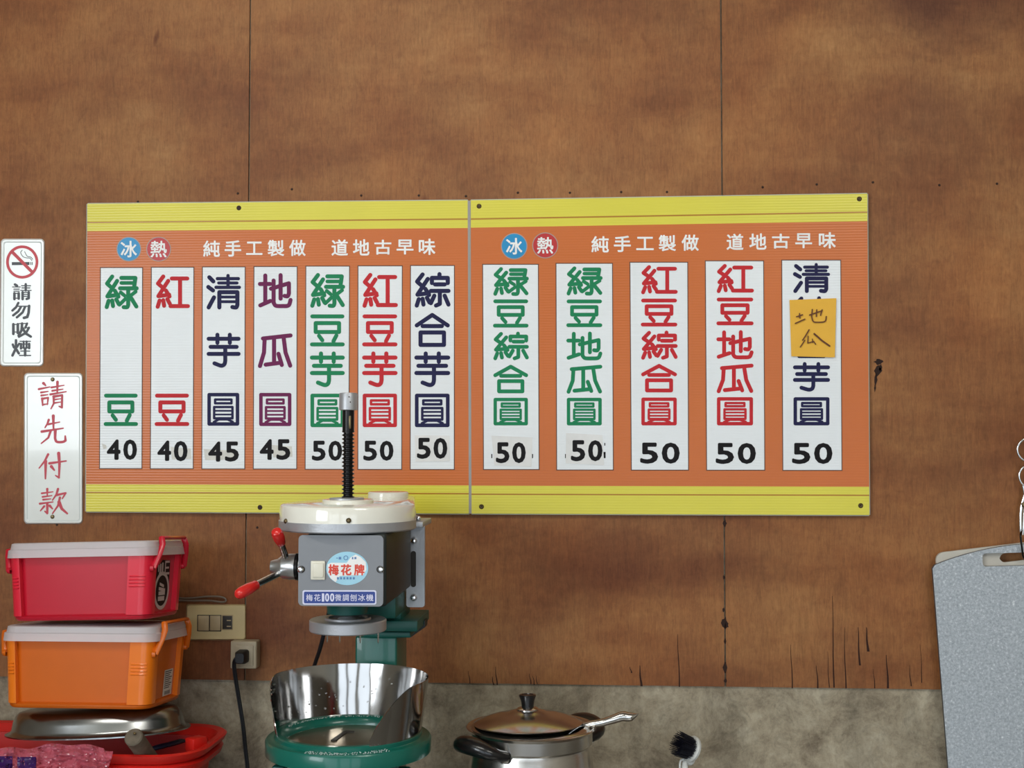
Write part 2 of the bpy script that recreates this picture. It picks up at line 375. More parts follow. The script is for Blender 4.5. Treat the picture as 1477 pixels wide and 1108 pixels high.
SONG = {
    '請': [([(.13, .04), (.24, .12)], 1.5), ([(.0, .20), (.42, .20)], .6), ([(.07, .34), (.36, .34)], .6), ([(.07, .47), (.36, .47)], .6), ([(.1, .60), (.1, .98)], 1.5), ([(.33, .60), (.33, .95)], 1.5), ([(.1, .61), (.33, .61)], .6), ([(.1, .92), (.33, .92)], .6),
          ([(.48, .12), (.97, .12)], .6), ([(.71, .02), (.71, .42)], 1.4), ([(.5, .26), (.93, .26)], .6), ([(.44, .42), (1., .42)], .6), ([(.54, .54), (.54, .98)], 1.5), ([(.87, .54), (.87, .92), (.76, .97)], 1.5), ([(.54, .55), (.87, .55)], .6), ([(.54, .68), (.87, .68)], .6), ([(.54, .80), (.87, .80)], .6)],
    '勿': [([(.32, .0), (.20, .28), (.0, .50)], 1.4), ([(.24, .22), (.92, .22)], .7), ([(.90, .20), (.87, .65), (.80, .92), (.62, .98)], 1.6), ([(.46, .26), (.32, .55), (.04, .82)], 1.4), ([(.68, .26), (.55, .62), (.24, .95)], 1.4)],
    '吸': [([(.06, .15), (.06, .78)], 1.6), ([(.30, .15), (.30, .72)], 1.6), ([(.06, .16), (.30, .16)], .6), ([(.06, .66), (.30, .66)], .6), ([(.38, .1), (.82, .1)], .6), ([(.80, .1), (.70, .38)], 1.3), ([(.70, .38), (.92, .38)], .6), ([(.90, .38), (.75, .70), (.36, .97)], 1.4), ([(.53, .1), (.50, .55), (.34, .90)], 1.5), ([(.55, .38), (.72, .75), (1., .96)], 1.5)],
    '煙': [([(.04, .28), (.10, .46)], 1.4), ([(.38, .22), (.28, .42)], 1.2), ([(.21, .02), (.21, .50), (.02, .95)], 1.5), ([(.23, .58), (.36, .82)], 1.5), ([(.42, .08), (.99, .08)], .6), ([(.48, .24), (.48, .52)], 1.4), ([(.92, .24), (.92, .50)], 1.4), ([(.48, .25), (.92, .25)], .6), ([(.48, .48), (.92, .48)], .6), ([(.62, .09), (.62, .48)], 1.2), ([(.78, .09), (.78, .48)], 1.2), ([(.46, .68), (.95, .68)], .6), ([(.70, .52), (.70, .94)], 1.5), ([(.40, .95), (1., .95)], .7)],
}
KAI = {
    '請': [([(.17, .05), (.25, .13)], 1.3), ([(.0, .26), (.40, .18)], 1), ([(.08, .38), (.34, .34)], .9), ([(.09, .49), (.33, .46)], .9), ([(.12, .60), (.14, .85)], 1.1), ([(.12, .61), (.34, .57), (.31, .82)], 1), ([(.14, .82), (.33, .79)], .9),
          ([(.46, .20), (.92, .12)], .9), ([(.49, .32), (.88, .26)], .9), ([(.42, .45), (1., .35)], 1), ([(.68, .0), (.67, .42)], 1.2), ([(.54, .52), (.54, .78), (.44, .97)], 1), ([(.54, .53), (.85, .48), (.84, .92), (.74, .88)], 1.2), ([(.56, .64), (.84, .60)], .8), ([(.56, .76), (.84, .72)], .8)],
    '先': [([(.30, .14), (.25, .27), (.15, .42)], 1.1), ([(.28, .30), (.74, .22)], 1), ([(.48, .0), (.49, .48)], 1.4), ([(.02, .56), (.88, .44)], 1.2), ([(.38, .53), (.28, .78), (.0, .98)], 1.1), ([(.56, .50), (.55, .80)] + arc((.55, .80), (.62, .92), (.85, .93), (.97, .88)) + [(.96, .72)], 1.4)],
    '付': [([(.33, .04), (.20, .30), (.0, .56)], 1.1), ([(.24, .30), (.23, .96)], 1.4), ([(.38, .38), (1., .29)], 1.2), ([(.72, .0), (.75, .40), (.73, .92)], 1.5), ([(.73, .92), (.60, .84)], 1), ([(.45, .50), (.56, .64)], 1.4)],
    '款': [([(.07, .17), (.48, .11)], .9), ([(.27, .0), (.27, .26)], 1.1), ([(.10, .31), (.44, .26)], .9), ([(.12, .42), (.40, .39)], .9), ([(.0, .58), (.48, .51)], 1), ([(.27, .56), (.27, .96), (.18, .88)], 1.2), ([(.16, .68), (.02, .86)], 1), ([(.36, .66), (.46, .78)], 1.2),
          ([(.66, .0), (.60, .22), (.46, .44)], 1.1), ([(.60, .24), (.94, .16), (.82, .38)], 1.1), ([(.73, .34), (.66, .66), (.46, .97)], 1.1), ([(.70, .52), (.80, .78), (1., .97)], 1.6)],
}


def px_map(rect, Y):
    x0, y0, x1, y1 = rect
    return lambda u, v: at(x0 + (x1 - x0) * u, y0 + (y1 - y0) * v, Y)


def add_strokes(bm, strokes, rect, Y, w=.055, slope=0.0, taper=False):
    """strokes in a unit box mapped to a photo rectangle lying in the plane y = Y"""
    x0, y0, x1, y1 = rect; sc = ((x1 - x0) + (y1 - y0)) / 2; Y0 = Y; cnt = 0
    for pts, k in strokes:
        P = [(x0 + (x1 - x0) * u, y0 + (y1 - y0) * v) for u, v in pts]; h = w * k * sc
        nP = len(P)
        for i, (x, y) in enumerate(P):
            hh = h
            if taper and nP > 1: hh = h * (1.05 if i == 0 else (.55 if i == nP - 1 else .85))
            cnt += 1; Y = Y0 - (cnt % 41) * 8e-6
            quad(bm, [at(x + hh * math.cos(2 * math.pi * a / 12), y + hh * math.sin(2 * math.pi * a / 12), Y) for a in range(12)])
            if i + 1 < nP:
                X, Z = P[i + 1]; dx, dy = X - x, Z - y; L = math.hypot(dx, dy)
                if L < 1e-6: continue
                h2 = h * (.55 if i + 1 == nP - 1 else .85) if taper else h
                nx, ny = -dy / L, dx / L; cnt += 1; Y = Y0 - (cnt % 41) * 8e-6
                quad(bm, [at(x + nx * hh, y + ny * hh, Y), at(X + nx * h2, Z + ny * h2, Y), at(X - nx * h2, Z - ny * h2, Y), at(x - nx * hh, y - ny * hh, Y)])
    return bm


_glyphs = {}


def add_text(bm, s, rect, Y, bold=.02, shear=0):
    """typeset text stretched onto a photo rectangle in the plane y = Y"""
    key = s
    if key not in _glyphs:
        c = bpy.data.curves.new('t', 'FONT'); c.body = s; c.resolution_u = 3
        o = bpy.data.objects.new('t', c); COL.objects.link(o); bpy.context.view_layer.update()
        me = bpy.data.meshes.new_from_object(o.evaluated_get(bpy.context.evaluated_depsgraph_get()))
        _glyphs[key] = ([v.co.copy() for v in me.vertices], [list(p.vertices) for p in me.polygons])
        bpy.data.objects.remove(o); bpy.data.curves.remove(c); bpy.data.meshes.remove(me)
    V, P = _glyphs[key]
    xs = [v.x for v in V]; ys = [v.y for v in V]; a, b, c, d = min(xs), max(xs), min(ys), max(ys)
    x0, y0, x1, y1 = rect
    q = bold * (y1 - y0); x0 += q; x1 -= q; y0 += q; y1 -= q
    for k in range(9 if q else 1):   # heavier weight: copies shifted around the glyph
        ox, oy = (0, 0) if k == 0 else (q * math.cos(k * math.pi / 4), q * math.sin(k * math.pi / 4))
        vs = [bm.verts.new(at(x0 + ox + (x1 - x0) * (v.x - a) / (b - a), y1 + oy - (y1 - y0) * (v.y - c) / (d - c), Y - k * 2e-5)) for v in V]
        for p in P:
            try: bm.faces.new([vs[i] for i in p])
            except ValueError: pass
    return bm


def face_front(bm):
    bm.normal_update()
    for f in bm.faces:
        if f.normal.y > 0: f.normal_flip()
    return bm


def disc_px(bm, cx, cy, r, Y, n=40, ry=None):
    quad(bm, [at(cx + r * math.cos(2 * math.pi * a / n), cy + (ry or r) * math.sin(2 * math.pi * a / n), Y) for a in range(n)])
    return bm


# ================================================================== THE SETTING
X0, X1, YB, H = -2.6, 2.6, -5.6, 3.0
ZP = 1.025   # bottom edge of the plywood
bm = B(); add_box(bm, (X0 - .1, .006, 0), (X1 + .1, .16, H))
wall = obj('wall_back', bm, M['cement'], kind='structure', angle=0)
seams = [at(357, 500, 0).x, at(1043, 500, 0).x]
edges = [X0, seams[0] - .913, seams[0], seams[1], seams[1] + .913, X1]
zb = [at(0, 975, 0).z, at(0, 975, 0).z, at(357, 981.5, 0).z, at(1043, 990.5, 0).z, at(1400, 995, 0).z, at(1400, 995, 0).z]
for i in range(5):
    a, b = edges[i] + .0015, edges[i + 1] - .0015
    bm = B(); zl, zr = zb[i], zb[i + 1]
    add_prism(bm, [(a, 0, zl), (b, 0, zr), (b, 0, 2.93), (a, 0, 2.93)], (0, .0075, 0))
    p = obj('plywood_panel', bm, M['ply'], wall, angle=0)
    if i == 1: P1 = p
    if i == 2: P2 = p
    if i == 3: P3 = p
# nails along the batten line, drawn on the panels they hold
nail_spots = [(199, 291, P1), (343, 279, P1), (421, 273, P2), (521, 282, P2), (604, 282, P2), (672, 283, P2), (747, 278, P2), (822, 278, P2), (896, 277, P2), (962, 277, P2), (1100, 270, P3), (1178, 266, P3), (1259, 263, P3), (1355, 267, P3), (1438, 265, P3), (371, 761, P2), (82, 757, P1)]
for x, y, p in nail_spots:
    bm = B(); add_lathe(bm, [(0, .0016), (.0017, .0012), (.0024, 0), (.002, -.001)], at(x, y, -.0002), 10, axis=(0, -1, 0)); obj('nail', bm, M['nail'], p)
# splits running up from the lower edge, and chips along the seam
for p, lst in ((P2, [(717, 988, 962, 1), (712, 988, 976, 1), (678, 986, 968, .7), (766, 987, 972, .8), (771, 988, 975, .8), (775, 987, 974, .6), (925, 990, 960, 1.6), (911, 971, 962, 1), (980, 991, 915, .9)]),
              (P3, [(1143, 993, 930, .8), (1180, 993, 960, 1), (1203, 992, 860, 1), (1220, 993, 905, .9), (1240, 960, 905, 1.4), (1252, 940, 905, 1.8), (1281, 993, 945, 1.5), (1314, 990, 960, .8), (1330, 985, 930, .6), (1196, 992, 940, .6), (1262, 993, 965, .7)])):
    bm = B()
    for x, yb_, yt, w_ in lst:
        n = 6; L = []; Rr = []
        for k in range(n + 1):
            t = k / n; y = yb_ + (yt - yb_) * t; jx = x + math.sin(k * 1.1 + x) * .45 - 2.5 * t; ww = w_ * 1.05 * (1 - t * .75)
            L.append(at(jx - ww, y, -.0004)); Rr.append(at(jx + ww, y, -.0004))
        for k in range(n): quad(bm, [L[k], Rr[k], Rr[k + 1], L[k + 1]])
    obj('split', face_front(bm), M['crack'], p, kind='stuff', angle=0)
bm = B()
for x, y, rx, ry in ((1045, 899, 4.2, 8), (1048, 902, 3, 4), (1045.5, 755, 2.6, 5), (1046, 963, 3, 8), (1043.5, 880, 1.6, 3), (1046, 925, 1.6, 4), (1046.5, 982, 2.5, 3), (1044, 833, 1.4, 3)):
    quad(bm, [at(x + rx * math.cos(t * .628) * (1 + .3 * math.sin(t * 2.3 + x)), y + ry * math.sin(t * .628) * (1 + .25 * math.cos(t * 3.1 + y)), -.0005) for t in range(10)])
obj('scorched_chip', face_front(bm), M['chip'], P3, kind='stuff', angle=0)
bm = B()
for x, y, rx, ry in ((1267, 522, 6, 4), (1266, 535, 5, 7), (1263, 548, 2, 8), (1270, 530, 2, 5), (1262, 560, 1.2, 5)):
    quad(bm, [at(x + rx * math.cos(t * .628) * (1 + .4 * math.sin(t * 2.9 + y)), y + ry * math.sin(t * .628) * (1 + .4 * math.cos(t * 3.7 + y)), -.0005) for t in range(10)])
obj('gouge', face_front(bm), M['chip'], P3, kind='stuff', angle=0)

bm = B(); add_box(bm, (X0 - .1, YB, -.1), (X1 + .1, .16, 0)); obj('floor', bm, M['floor'], kind='structure', angle=0)
bm = B(); add_box(bm, (X0 - .1, YB, H), (X1 + .1, .16, H + .1)); obj('ceiling', bm, M['paint'], kind='structure', angle=0)
bm = B(); add_box(bm, (X1, YB, 0), (X1 + .1, .006, H)); obj('wall_right', bm, M['paint'], kind='structure', angle=0)
bm = B()   # left wall with a window opening y -4.9..-2.9, z 1.4..2.6
add_box(bm, (X0 - .1, YB, 0), (X0, -4.9, H)); add_box(bm, (X0 - .1, -2.9, 0), (X0, .006, H))
add_box(bm, (X0 - .1, -4.9, 0), (X0, -2.9, 1.4)); add_box(bm, (X0 - .1, -4.9, 2.6), (X0, -2.9, H))
obj('wall_left', bm, M['paint'], kind='structure', angle=0)
bm = B()   # street side behind the camera: three openings between piers
for a_, b_ in ((X0, -2.3), (-.75, -.35), (.75, 1.0), (2.2, X1)): add_box(bm, (a_, YB - .1, 0), (b_, YB, H))
add_box(bm, (X0, YB - .1, 2.45), (X1, YB, H))
obj('wall_front', bm, M['paint'], kind='structure', angle=0)
bm = B(); add_box(bm, (X0 - .1, -.66, .62), (X1 - .2, -.03, .72), .004)
add_box(bm, (X0, -.64, 0), (X1 - .3, -.06, .62))
obj('counter', bm, M['counter'], kind='structure')
CT = .72

# ================================================================== MENU BOARDS
YF = -.0115          # front of the fluted boards


def board(side, TL, TR, BL, BR, rows_l, rows_r, label):
    org = at((BL[0] + BR[0]) / 2, (BL[1] + BR[1]) / 2, -.004)
    bm = B()
    def lerp(a, b, t): return (a[0] + (b[0] - a[0]) * t, a[1] + (b[1] - a[1]) * t)
    n = len(rows_l)
    for k in range(n - 1):
        mi = rows_l[k][1]
        def P(row, left):
            y = (rows_l if left else rows_r)[row][0]
            A, Bt = (TL, BL) if left else (TR, BR)
            t = (y - A[1]) / (Bt[1] - A[1]); x = A[0] + (Bt[0] - A[0]) * t
            return at(x, y, YF)
        quad(bm, [P(k, 1), P(k + 1, 1), P(k + 1, 0), P(k, 0)], mi)
    face_front(bm)
    # back and rim of the slab
    c = [at(*TL, YF), at(*TR, YF), at(*BR, YF), at(*BL, YF)]; back = [Vector((p.x, -.001, p.z)) for p in c]
    for k in range(4): quad(bm, [c[k], c[(k + 1) % 4], back[(k + 1) % 4], back[k]], 3)
    quad(bm, back[::-1], 3)
    o = obj('menu_board', bm, [M['yellow'], M['yline'], M['orange'], M['edge']], origin=org, label=label, cat='menu board', angle=0)
    # thin plastic edging
    bm = B(); C4 = [at(*TL, YF), at(*TR, YF), at(*BR, YF), at(*BL, YF)]
    for k in range(4):
        add_tube(bm, [C4[k] + Vector((0, .003, 0)), C4[(k + 1) % 4] + Vector((0, .003, 0))], .0022 if k != 3 else .0028, 6)
    obj('edging', bm, M['edge'], o)
    return o


rl = [(294, 0), (320, 1), (322, 0), (333.5, 2), (698.6, 0), (709.5, 1), (711.5, 0), (738, 0)]
rr_ = [(289, 0), (315, 1), (317.2, 0), (329, 2), (700.4, 0), (711.3, 1), (713.3, 0), (741, 0)]
LB = board('l', (126, 294), (674.5, 289), (124, 738), (676.5, 741), rl, rr_, 'left orange and yellow menu board with seven price strips, behind the ice shaver')
rl2 = [(289, 0), (315, 1), (317.2, 0), (328.5, 2), (700.6, 0), (712, 1), (714, 0), (741, 0)]
rr2 = [(279.5, 0), (305, 1), (307.2, 0), (319, 2), (702.3, 0), (713.6, 1), (715.6, 0), (743, 0)]
RB = board('r', (679, 289), (1251, 279.5), (680, 741), (1254, 743), rl2, rr2, 'right orange and yellow menu board with five price strips and a sticky note')
bm = B(); a, b = at(676.6, 290, -.012), at(678.2, 741, -.012)
add_prism(bm, [a + Vector((-.0026, 0, 0)), a + Vector((.0026, 0, 0)), b + Vector((.0026, 0, 0)), b + Vector((-.0026, 0, 0))], (0, .0105, 0))
obj('joint_strip', bm, M['joint'], origin=b, label='narrow grey plastic strip joining the two menu boards', cat='strip', angle=0)

CC = {'g': 'green', 'r': 'red', 'n': 'navy', 'p': 'purple'}
Y1, Y2, Y3, Y4 = YF - .0004, YF - .0007, YF - .0011, YF - .0014


def strip(parent, xt, xb, yt, yb, chars, col, price=None, prect=None, sticker=None, bold=.042, wide=None, psh=0):
    bm = B(); g = 1.3
    quad(bm, [at(xt[0] - g, yt - g, Y1), at(xb[0] - g, yb + g, Y1), at(xb[1] + g, yb + g, Y1), at(xt[1] + g, yt - g, Y1)], 1)
    quad(bm, [at(xt[0], yt, Y2), at(xb[0], yb, Y2), at(xb[1], yb, Y2), at(xt[1], yt, Y2)], 0)
    s = obj('price_strip', face_front(bm), [M['strip'], M['outline']], parent, angle=0)
    for ch, rect in chars: obj('character', face_front(add_strokes(B(), G[ch], rect, Y3, w=.061)), M[CC[col]], s, angle=0)
    if sticker:
        bm = B(); q = sticker
        add_prism(bm, [at(*p, Y3) for p in q], (0, -.0004, 0)); obj('price_sticker', bm, M['sticker'], s, angle=0)
    if price:
        bm = B(); x0, y0, x1, y1 = prect; m = (x0 + x1) / 2; gap = (x1 - x0) * .045
        Yp = Y3 - (.0007 if sticker else 0)
        for dg_, rc in ((price[0], (x0, y0, m - gap, y1)), (price[1], (m + gap, y0 + psh, x1, y1 + psh))): obj('digit', face_front(add_text(B(), dg_, rc, Yp, bold)), M['black'], s, angle=0)
    return s


def col5(x, rows, ch):   # characters stacked at the given rows
    return [(c, (x[0], r[0], x[1], r[1])) for c, r in zip(ch, rows)]


Lr = {'a': (395, 445), 'b': (481, 530), 'z': (567.5, 615)}
strip(LB, (145.5, 205), (144.2, 204), 386.7, 675.4, [('綠', (151.5, 397, 198.5, 445.5)), ('豆', (150.5, 568, 198, 614.5))], 'g', '40', (154, 634, 197.5, 663.5))
strip(LB, (219, 279), (217.4, 278), 386.2, 675.6, [('紅', (225, 397, 272.5, 445)), ('豆', (224, 568, 272, 614.5))], 'r', '40', (227, 635.5, 270.5, 665), psh=.6)
strip(LB, (292.6, 353), (291.7, 352.4), 385.7, 675.9, [('清', (298.5, 396, 346.7, 446)), ('芋', (299, 481, 346, 529.5)), ('圓', (299.3, 567, 344.8, 614))], 'n', '45', (300.3, 637, 344.6, 666))
strip(LB, (367, 428), (366, 427.3), 385.2, 676, [('地', (373, 395, 421, 444)), ('瓜', (372.5, 481.5, 421, 530.5)), ('圓', (374, 567, 420, 614.5))], 'p', '45', (374.6, 633.6, 418.8, 663.5))
Lrow = [(394.8, 443.5), (453.7, 499.6), (508, 557.4), (568.2, 616)]
strip(LB, (441.8, 503.5), (440.8, 502.5), 384.6, 676.4, col5((448, 496.3), Lrow, '綠豆芋圓'), 'g', '50', (449.8, 635.8, 493.5, 664.8))
strip(LB, (517, 579.6), (516.8, 578.8), 384.2, 676.6, col5((523.3, 572.4), Lrow, '紅豆芋圓'), 'r', '50', (524, 635.8, 567.5, 664.8))
strip(LB, (592.8, 654.8), (592.3, 654.6), 383.7, 676.7, col5((598.6, 648.3), [(394, 443.3), (452, 500.5), (508, 557.4), (568.2, 616)], '綜合芋圓'), 'n', '50', (601.3, 631.6, 645.2, 662), sticker=[(598, 628), (648.5, 628.5), (648.8, 665.5), (599.5, 666)])
Rrow = [(386.5, 426), (432.3, 472.2), (480, 519), (527, 567), (574.4, 613.2)]
strip(RB, (696.8, 775.8), (698, 777), 382, 676.8, col5((711.8, 761.5), Rrow, '綠豆綜合圓'), 'g', '50', (715.2, 638, 758.3, 668.2), sticker=[(709, 628.5), (768, 631), (766.5, 673.5), (713, 671.5)])
strip(RB, (802.6, 882.8), (803.6, 884), 380.6, 677.4, col5((817.5, 868), [(385.5, 425.5), (432.5, 471.5), (479.5, 519), (527, 567.3), (574.4, 613.2)], '綠豆地瓜圓'), 'g', '50', (823.4, 635, 869, 665.5), sticker=[(816.5, 624.8), (869, 627.5), (871.5, 671.3), (816, 668.5)])
strip(RB, (909.2, 991.3), (911.3, 992.5), 379, 677.6, col5((925, 976.2), [(383.7, 423.8), (431.2, 470.6), (478.5, 518.2), (525.8, 565.7), (574, 613.2)], '紅豆綜合圓'), 'r', '50', (923.3, 638.5, 980.4, 669))
strip(RB, (1018, 1100.8), (1019.9, 1102.5), 377, 677.7, col5((1034, 1086.2), [(382, 422), (429.8, 468.8), (477.5, 517.5), (525.4, 566.5), (573.5, 613.2)], '紅豆地瓜圓'), 'r', '50', (1032.3, 639, 1090.3, 669.4))
strip(RB, (1128.2, 1212), (1129.8, 1213.8), 375.9, 678, col5((1144.5, 1196.5), [(380.4, 422), (429, 470), (476, 516.3), (523.5, 563.8), (573.5, 613.2)], '清綜合芋圓'), 'n', '50', (1142.4, 639, 1200.7, 669.4))
# remains of the old prices beside the pasted stickers
for par, rects in ((RB, [(708.6, 655, 710, 661), (767.4, 655, 768.8, 661), (815, 655, 816.4, 661), (871.6, 639, 873, 643), (870.5, 652, 873.5, 661)]),):
    bm = B()
    for x0, y0, x1, y1 in rects: quad(bm, [at(x0, y0, Y3), at(x0, y1, Y3), at(x1, y1, Y3), at(x1, y0, Y3)])
    obj('old_price_remains', face_front(bm), M['black'], par, kind='stuff', angle=0)
bm = B()
for x0, y0, x1, y1 in ((246, 645, 276, 663), (294, 648, 340, 664), (392, 642, 422, 660), (147, 640, 154, 648)):
    quad(bm, [at(x0, y0, Y2 - .0002), at(x0 + 2, y1, Y2 - .0002), at(x1, y1 - 1, Y2 - .0002), at(x1 - 1, y0 + 2, Y2 - .0002)])
obj('glue_residue', face_front(bm), M['smear'], LB, kind='stuff', angle=0)

# heading and round badges
hl = dict(zip('純手工製做', [(293, 317.3), (324, 348), (355, 378.6), (386, 410), (417, 441)])); hl2 = dict(zip('道地古早味', [(478, 502), (509, 533), (540, 564.6), (572, 596.5), (604, 628)]))
hr = dict(zip('純手工製做', [(852.9, 878.2), (885.4, 910), (917.7, 943), (950, 975), (983, 1008)])); hr2 = dict(zip('道地古早味', [(1047.9, 1072.4), (1080.7, 1105.6), (1113.5, 1138.8), (1147, 1171.4), (1181, 1205.6)]))
for par, d1, d2, ya, sl in ((LB, hl, hl2, 346.9, -.0085), (RB, hr, hr2, 340.6, -.0175)):
    xs = 293 if par is LB else 853
    for d in (d1, d2):
        for ch, (x0, x1) in d.items():
            y = ya + (x0 - xs) * sl; pad = 2.2 if ch == '工' else (1 if ch in '古早' else 0)
            obj('heading_character', face_front(add_text(B(), ch, (x0, y + pad, x1, y + 23.6 - pad), Y1 - .0002, .022)), M['white'], par, angle=0)
for par, cx, cy, rad, m, ch in ((LB, 185.8, 359.4, 16.6, 'bluedot', '冰'), (LB, 228.8, 359.4, 16.6, 'reddot', '熱'), (RB, 741.7, 355.2, 17.8, 'bluedot', '冰'), (RB, 786.4, 354, 17.4, 'reddot', '熱')):
    bm = B(); disc_px(bm, cx, cy, rad + 1.3, Y1); bm.faces.ensure_lookup_table(); bm.faces[0].material_index = 1; disc_px(bm, cx, cy, rad, Y2)
    s = obj('badge', face_front(bm), [M[m], M['halo']], par, label=('blue' if m == 'bluedot' else 'red') + ' round badge', angle=0)
    bm = B(); add_text(bm, ch, (cx - 11.8, cy - 12, cx + 11.8, cy + 12), Y3, .02); obj('lettering', face_front(bm), M['white'], s, angle=0)
# fixings
for par, x, y in ((LB, 344.5, 300), (LB, 375, 732)):
    bm = B(); add_lathe(bm, [(0, .001), (.0042, .0008), (.0048, 0)], at(x, y, YF), 16, axis=(0, -1, 0)); obj('nail_head', bm, M['nail'], par)
for par, x, y in ((RB, 691, 297.5), (RB, 1239.5, 287), (RB, 694.5, 731), (RB, 1241.5, 729.5)):
    bm = B(); add_lathe(bm, [(0, .0012), (.0026, .0018), (.0042, .0006), (.0048, 0)], at(x, y, YF), 16, axis=(0, -1, 0)); s = obj('screw', bm, M['screw'], par)
    bm = B(); c = at(x, y, YF - .0019)
    for a in (.5, 2.07):
        d = Vector((math.cos(a), 0, math.sin(a))) * .0026; n = Vector((-math.sin(a), 0, math.cos(a))) * .0006; quad(bm, [c - d - n, c + d - n, c + d + n, c - d + n])
    obj('slot', face_front(bm), M['nail'], s, angle=0)

# sticky note
bm = B(); q = [(1138.8, 432.8), (1206.3, 430.2), (1204.2, 515.6), (1141.4, 514)]
nu = 8; rows = []
for j in range(nu + 1):
    row = []
    for i in range(nu + 1):
        u, v = i / nu, j / nu
        x = (q[0][0] * (1 - u) + q[1][0] * u) * (1 - v) + (q[3][0] * (1 - u) + q[2][0] * u) * v
        y = (q[0][1] * (1 - u) + q[1][1] * u) * (1 - v) + (q[3][1] * (1 - u) + q[2][1] * u) * v
        row.append(bm.verts.new(at(x, y, YF - .0032 - .005 * max(0, v - .55) ** 1.5 - .0012 * u * u)))
    rows.append(row)
for j in range(nu):
    for i in range(nu): bm.faces.new([rows[j][i], rows[j][i + 1], rows[j + 1][i + 1], rows[j + 1][i]])
face_front(bm)
bmesh.ops.solidify(bm, geom=bm.faces[:], thickness=.0003)
nt_ = obj('sticky_note', bm, M['note'], origin=at(1172, 515, YF), label='yellow sticky note with handwritten characters stuck on the last price strip', cat='note')
hand = [([(.15, .305), (.28, .27)], .9), ([(.215, .25), (.225, .33)], .9), ([(.125, .42), (.33, .345)], .9),
        ([(.43, .275), (.70, .20)], .9), ([(.70, .185), (.665, .28)], .9), ([(.585, .185), (.575, .30)], .9), ([(.49, .18), (.475, .30)] + arc((.475, .30), (.51, .385), (.60, .40), (.76, .385), (.79, .30)), .9),
        ([(.42, .53), (.34, .64), (.28, .71)], .9), ([(.33, .71), (.23, .83)], .8), ([(.40, .64), (.39, .76)] + [(.52, .73), (.56, .78)], .8), ([(.49, .69), (.50, .75)], .7), ([(.53, .60), (.70, .72), (.86, .81)], 1.3)]
bm = B(); add_strokes(bm, hand, (1138.8, 431.5, 1206, 515), YF - .0062, w=.013); obj('handwriting', face_front(bm), M['ink'], nt_, angle=0)


# ================================================================== SMALL SIGNS
def sign_plate(x0, y0, x1, y1, r, Yb, th, label, cat, skew=0):
    org = at((x0 + x1) / 2, y1, -.001)
    bm = B(); O = [at(x + skew * (y - y0) / (y1 - y0), y, Yb) for x, y in rrect(x0, y0, x1, y1, r)]
    O = [Vector((p.x, Yb, p.z)) for p in O]
    I = [at(x + skew * (y - y0) / (y1 - y0), y, Yb - th) for x, y in rrect(x0 + 1.6, y0 + 1.6, x1 - 1.6, y1 - 1.6, r - 1)]
    I2 = [at(x + skew * (y - y0) / (y1 - y0), y, Yb - th) for x, y in rrect(x0 + 4, y0 + 4, x1 - 4, y1 - 4, r - 2)]
    I3 = [at(x + skew * (y - y0) / (y1 - y0), y, Yb - th + .0012) for x, y in rrect(x0 + 5.5, y0 + 5.5, x1 - 5.5, y1 - 5.5, r - 2.5)]
    V = [[bm.verts.new(p) for p in L] for L in (O, I, I2, I3)]
    n = len(O)
    for ri, (a, b) in enumerate(zip(V, V[1:])):
        for k in range(n):
            f = bm.faces.new([a[k], a[(k + 1) % n], b[(k + 1) % n], b[k]]); f.material_index = 1 if ri == 2 else 0
    bm.faces.new(V[-1]); bm.faces.new(V[0][::-1])
    bmesh.ops.recalc_face_normals(bm, faces=bm.faces)
    return obj('sign', bm, [M['sign'], M['signlip']], origin=org, label=label, cat=cat, angle=20)


NS = sign_plate(1, 344.5, 64.5, 528.5, 6, -.0005, .004, 'white plastic no smoking sign with red prohibition circle, at far left edge', 'sign', -1.5)
Yn = -.0005 - .004 + .0012 - .0004
bm = B(); cx, cy = 32, 378; n = 48
for k in range(n):
    a, b = 2 * math.pi * k / n, 2 * math.pi * (k + 1) / n
    quad(bm, [at(cx + 23.3 * math.cos(a), cy + 24 * math.sin(a), Yn), at(cx + 23.3 * math.cos(b), cy + 24 * math.sin(b), Yn), at(cx + 19.3 * math.cos(b), cy + 20 * math.sin(b), Yn), at(cx + 19.3 * math.cos(a), cy + 20 * math.sin(a), Yn)])
quad(bm, [at(cx - 15.6, cy - 12.4, Yn), at(cx - 12.4, cy - 15.8, Yn), at(cx + 15.6, cy + 12.4, Yn), at(cx + 12.4, cy + 15.8, Yn)])
obj('prohibition_ring', face_front(bm), M['banred'], NS, angle=0)
bm = B(); Yc = Yn + .0002
quad(bm, [at(17, 378.2, Yc), at(17, 382.6, Yc), at(42.5, 382.3, Yc), at(42.5, 378, Yc)])
for x in (43.8, 46): quad(bm, [at(x, 378, Yc), at(x, 382.3, Yc), at(x + 1.1, 382.3, Yc), at(x + 1.1, 378, Yc)])
for pth in ([(32, 361), (29.8, 364.5), (33, 370), (38, 372), (43, 372.5), (46, 376)], [(35.5, 363), (38, 368), (40, 370), (44.5, 371), (47, 374)]):
    q_ = [(x, y) for x, y in arc(*pth)]
    add_strokes(bm, [([((x - 17) / 30, (y - 361) / 30) for x, y in q_], 1)], (17, 361, 47, 391), Yc, w=.016)
obj('cigarette_symbol', face_front(bm), M['signblack'], NS, angle=0)
for ch, (y0, y1) in zip('請勿吸煙', [(409.5, 432), (437, 459), (464.5, 486.5), (490.5, 514)]):
    sk = -1.5 * (y0 - 344) / 184
    obj('character', face_front(add_strokes(B(), SONG[ch], (18.6 + sk, y0, 45.4 + sk, y1), Yn, w=.050)), M['signblack'], NS, angle=0)

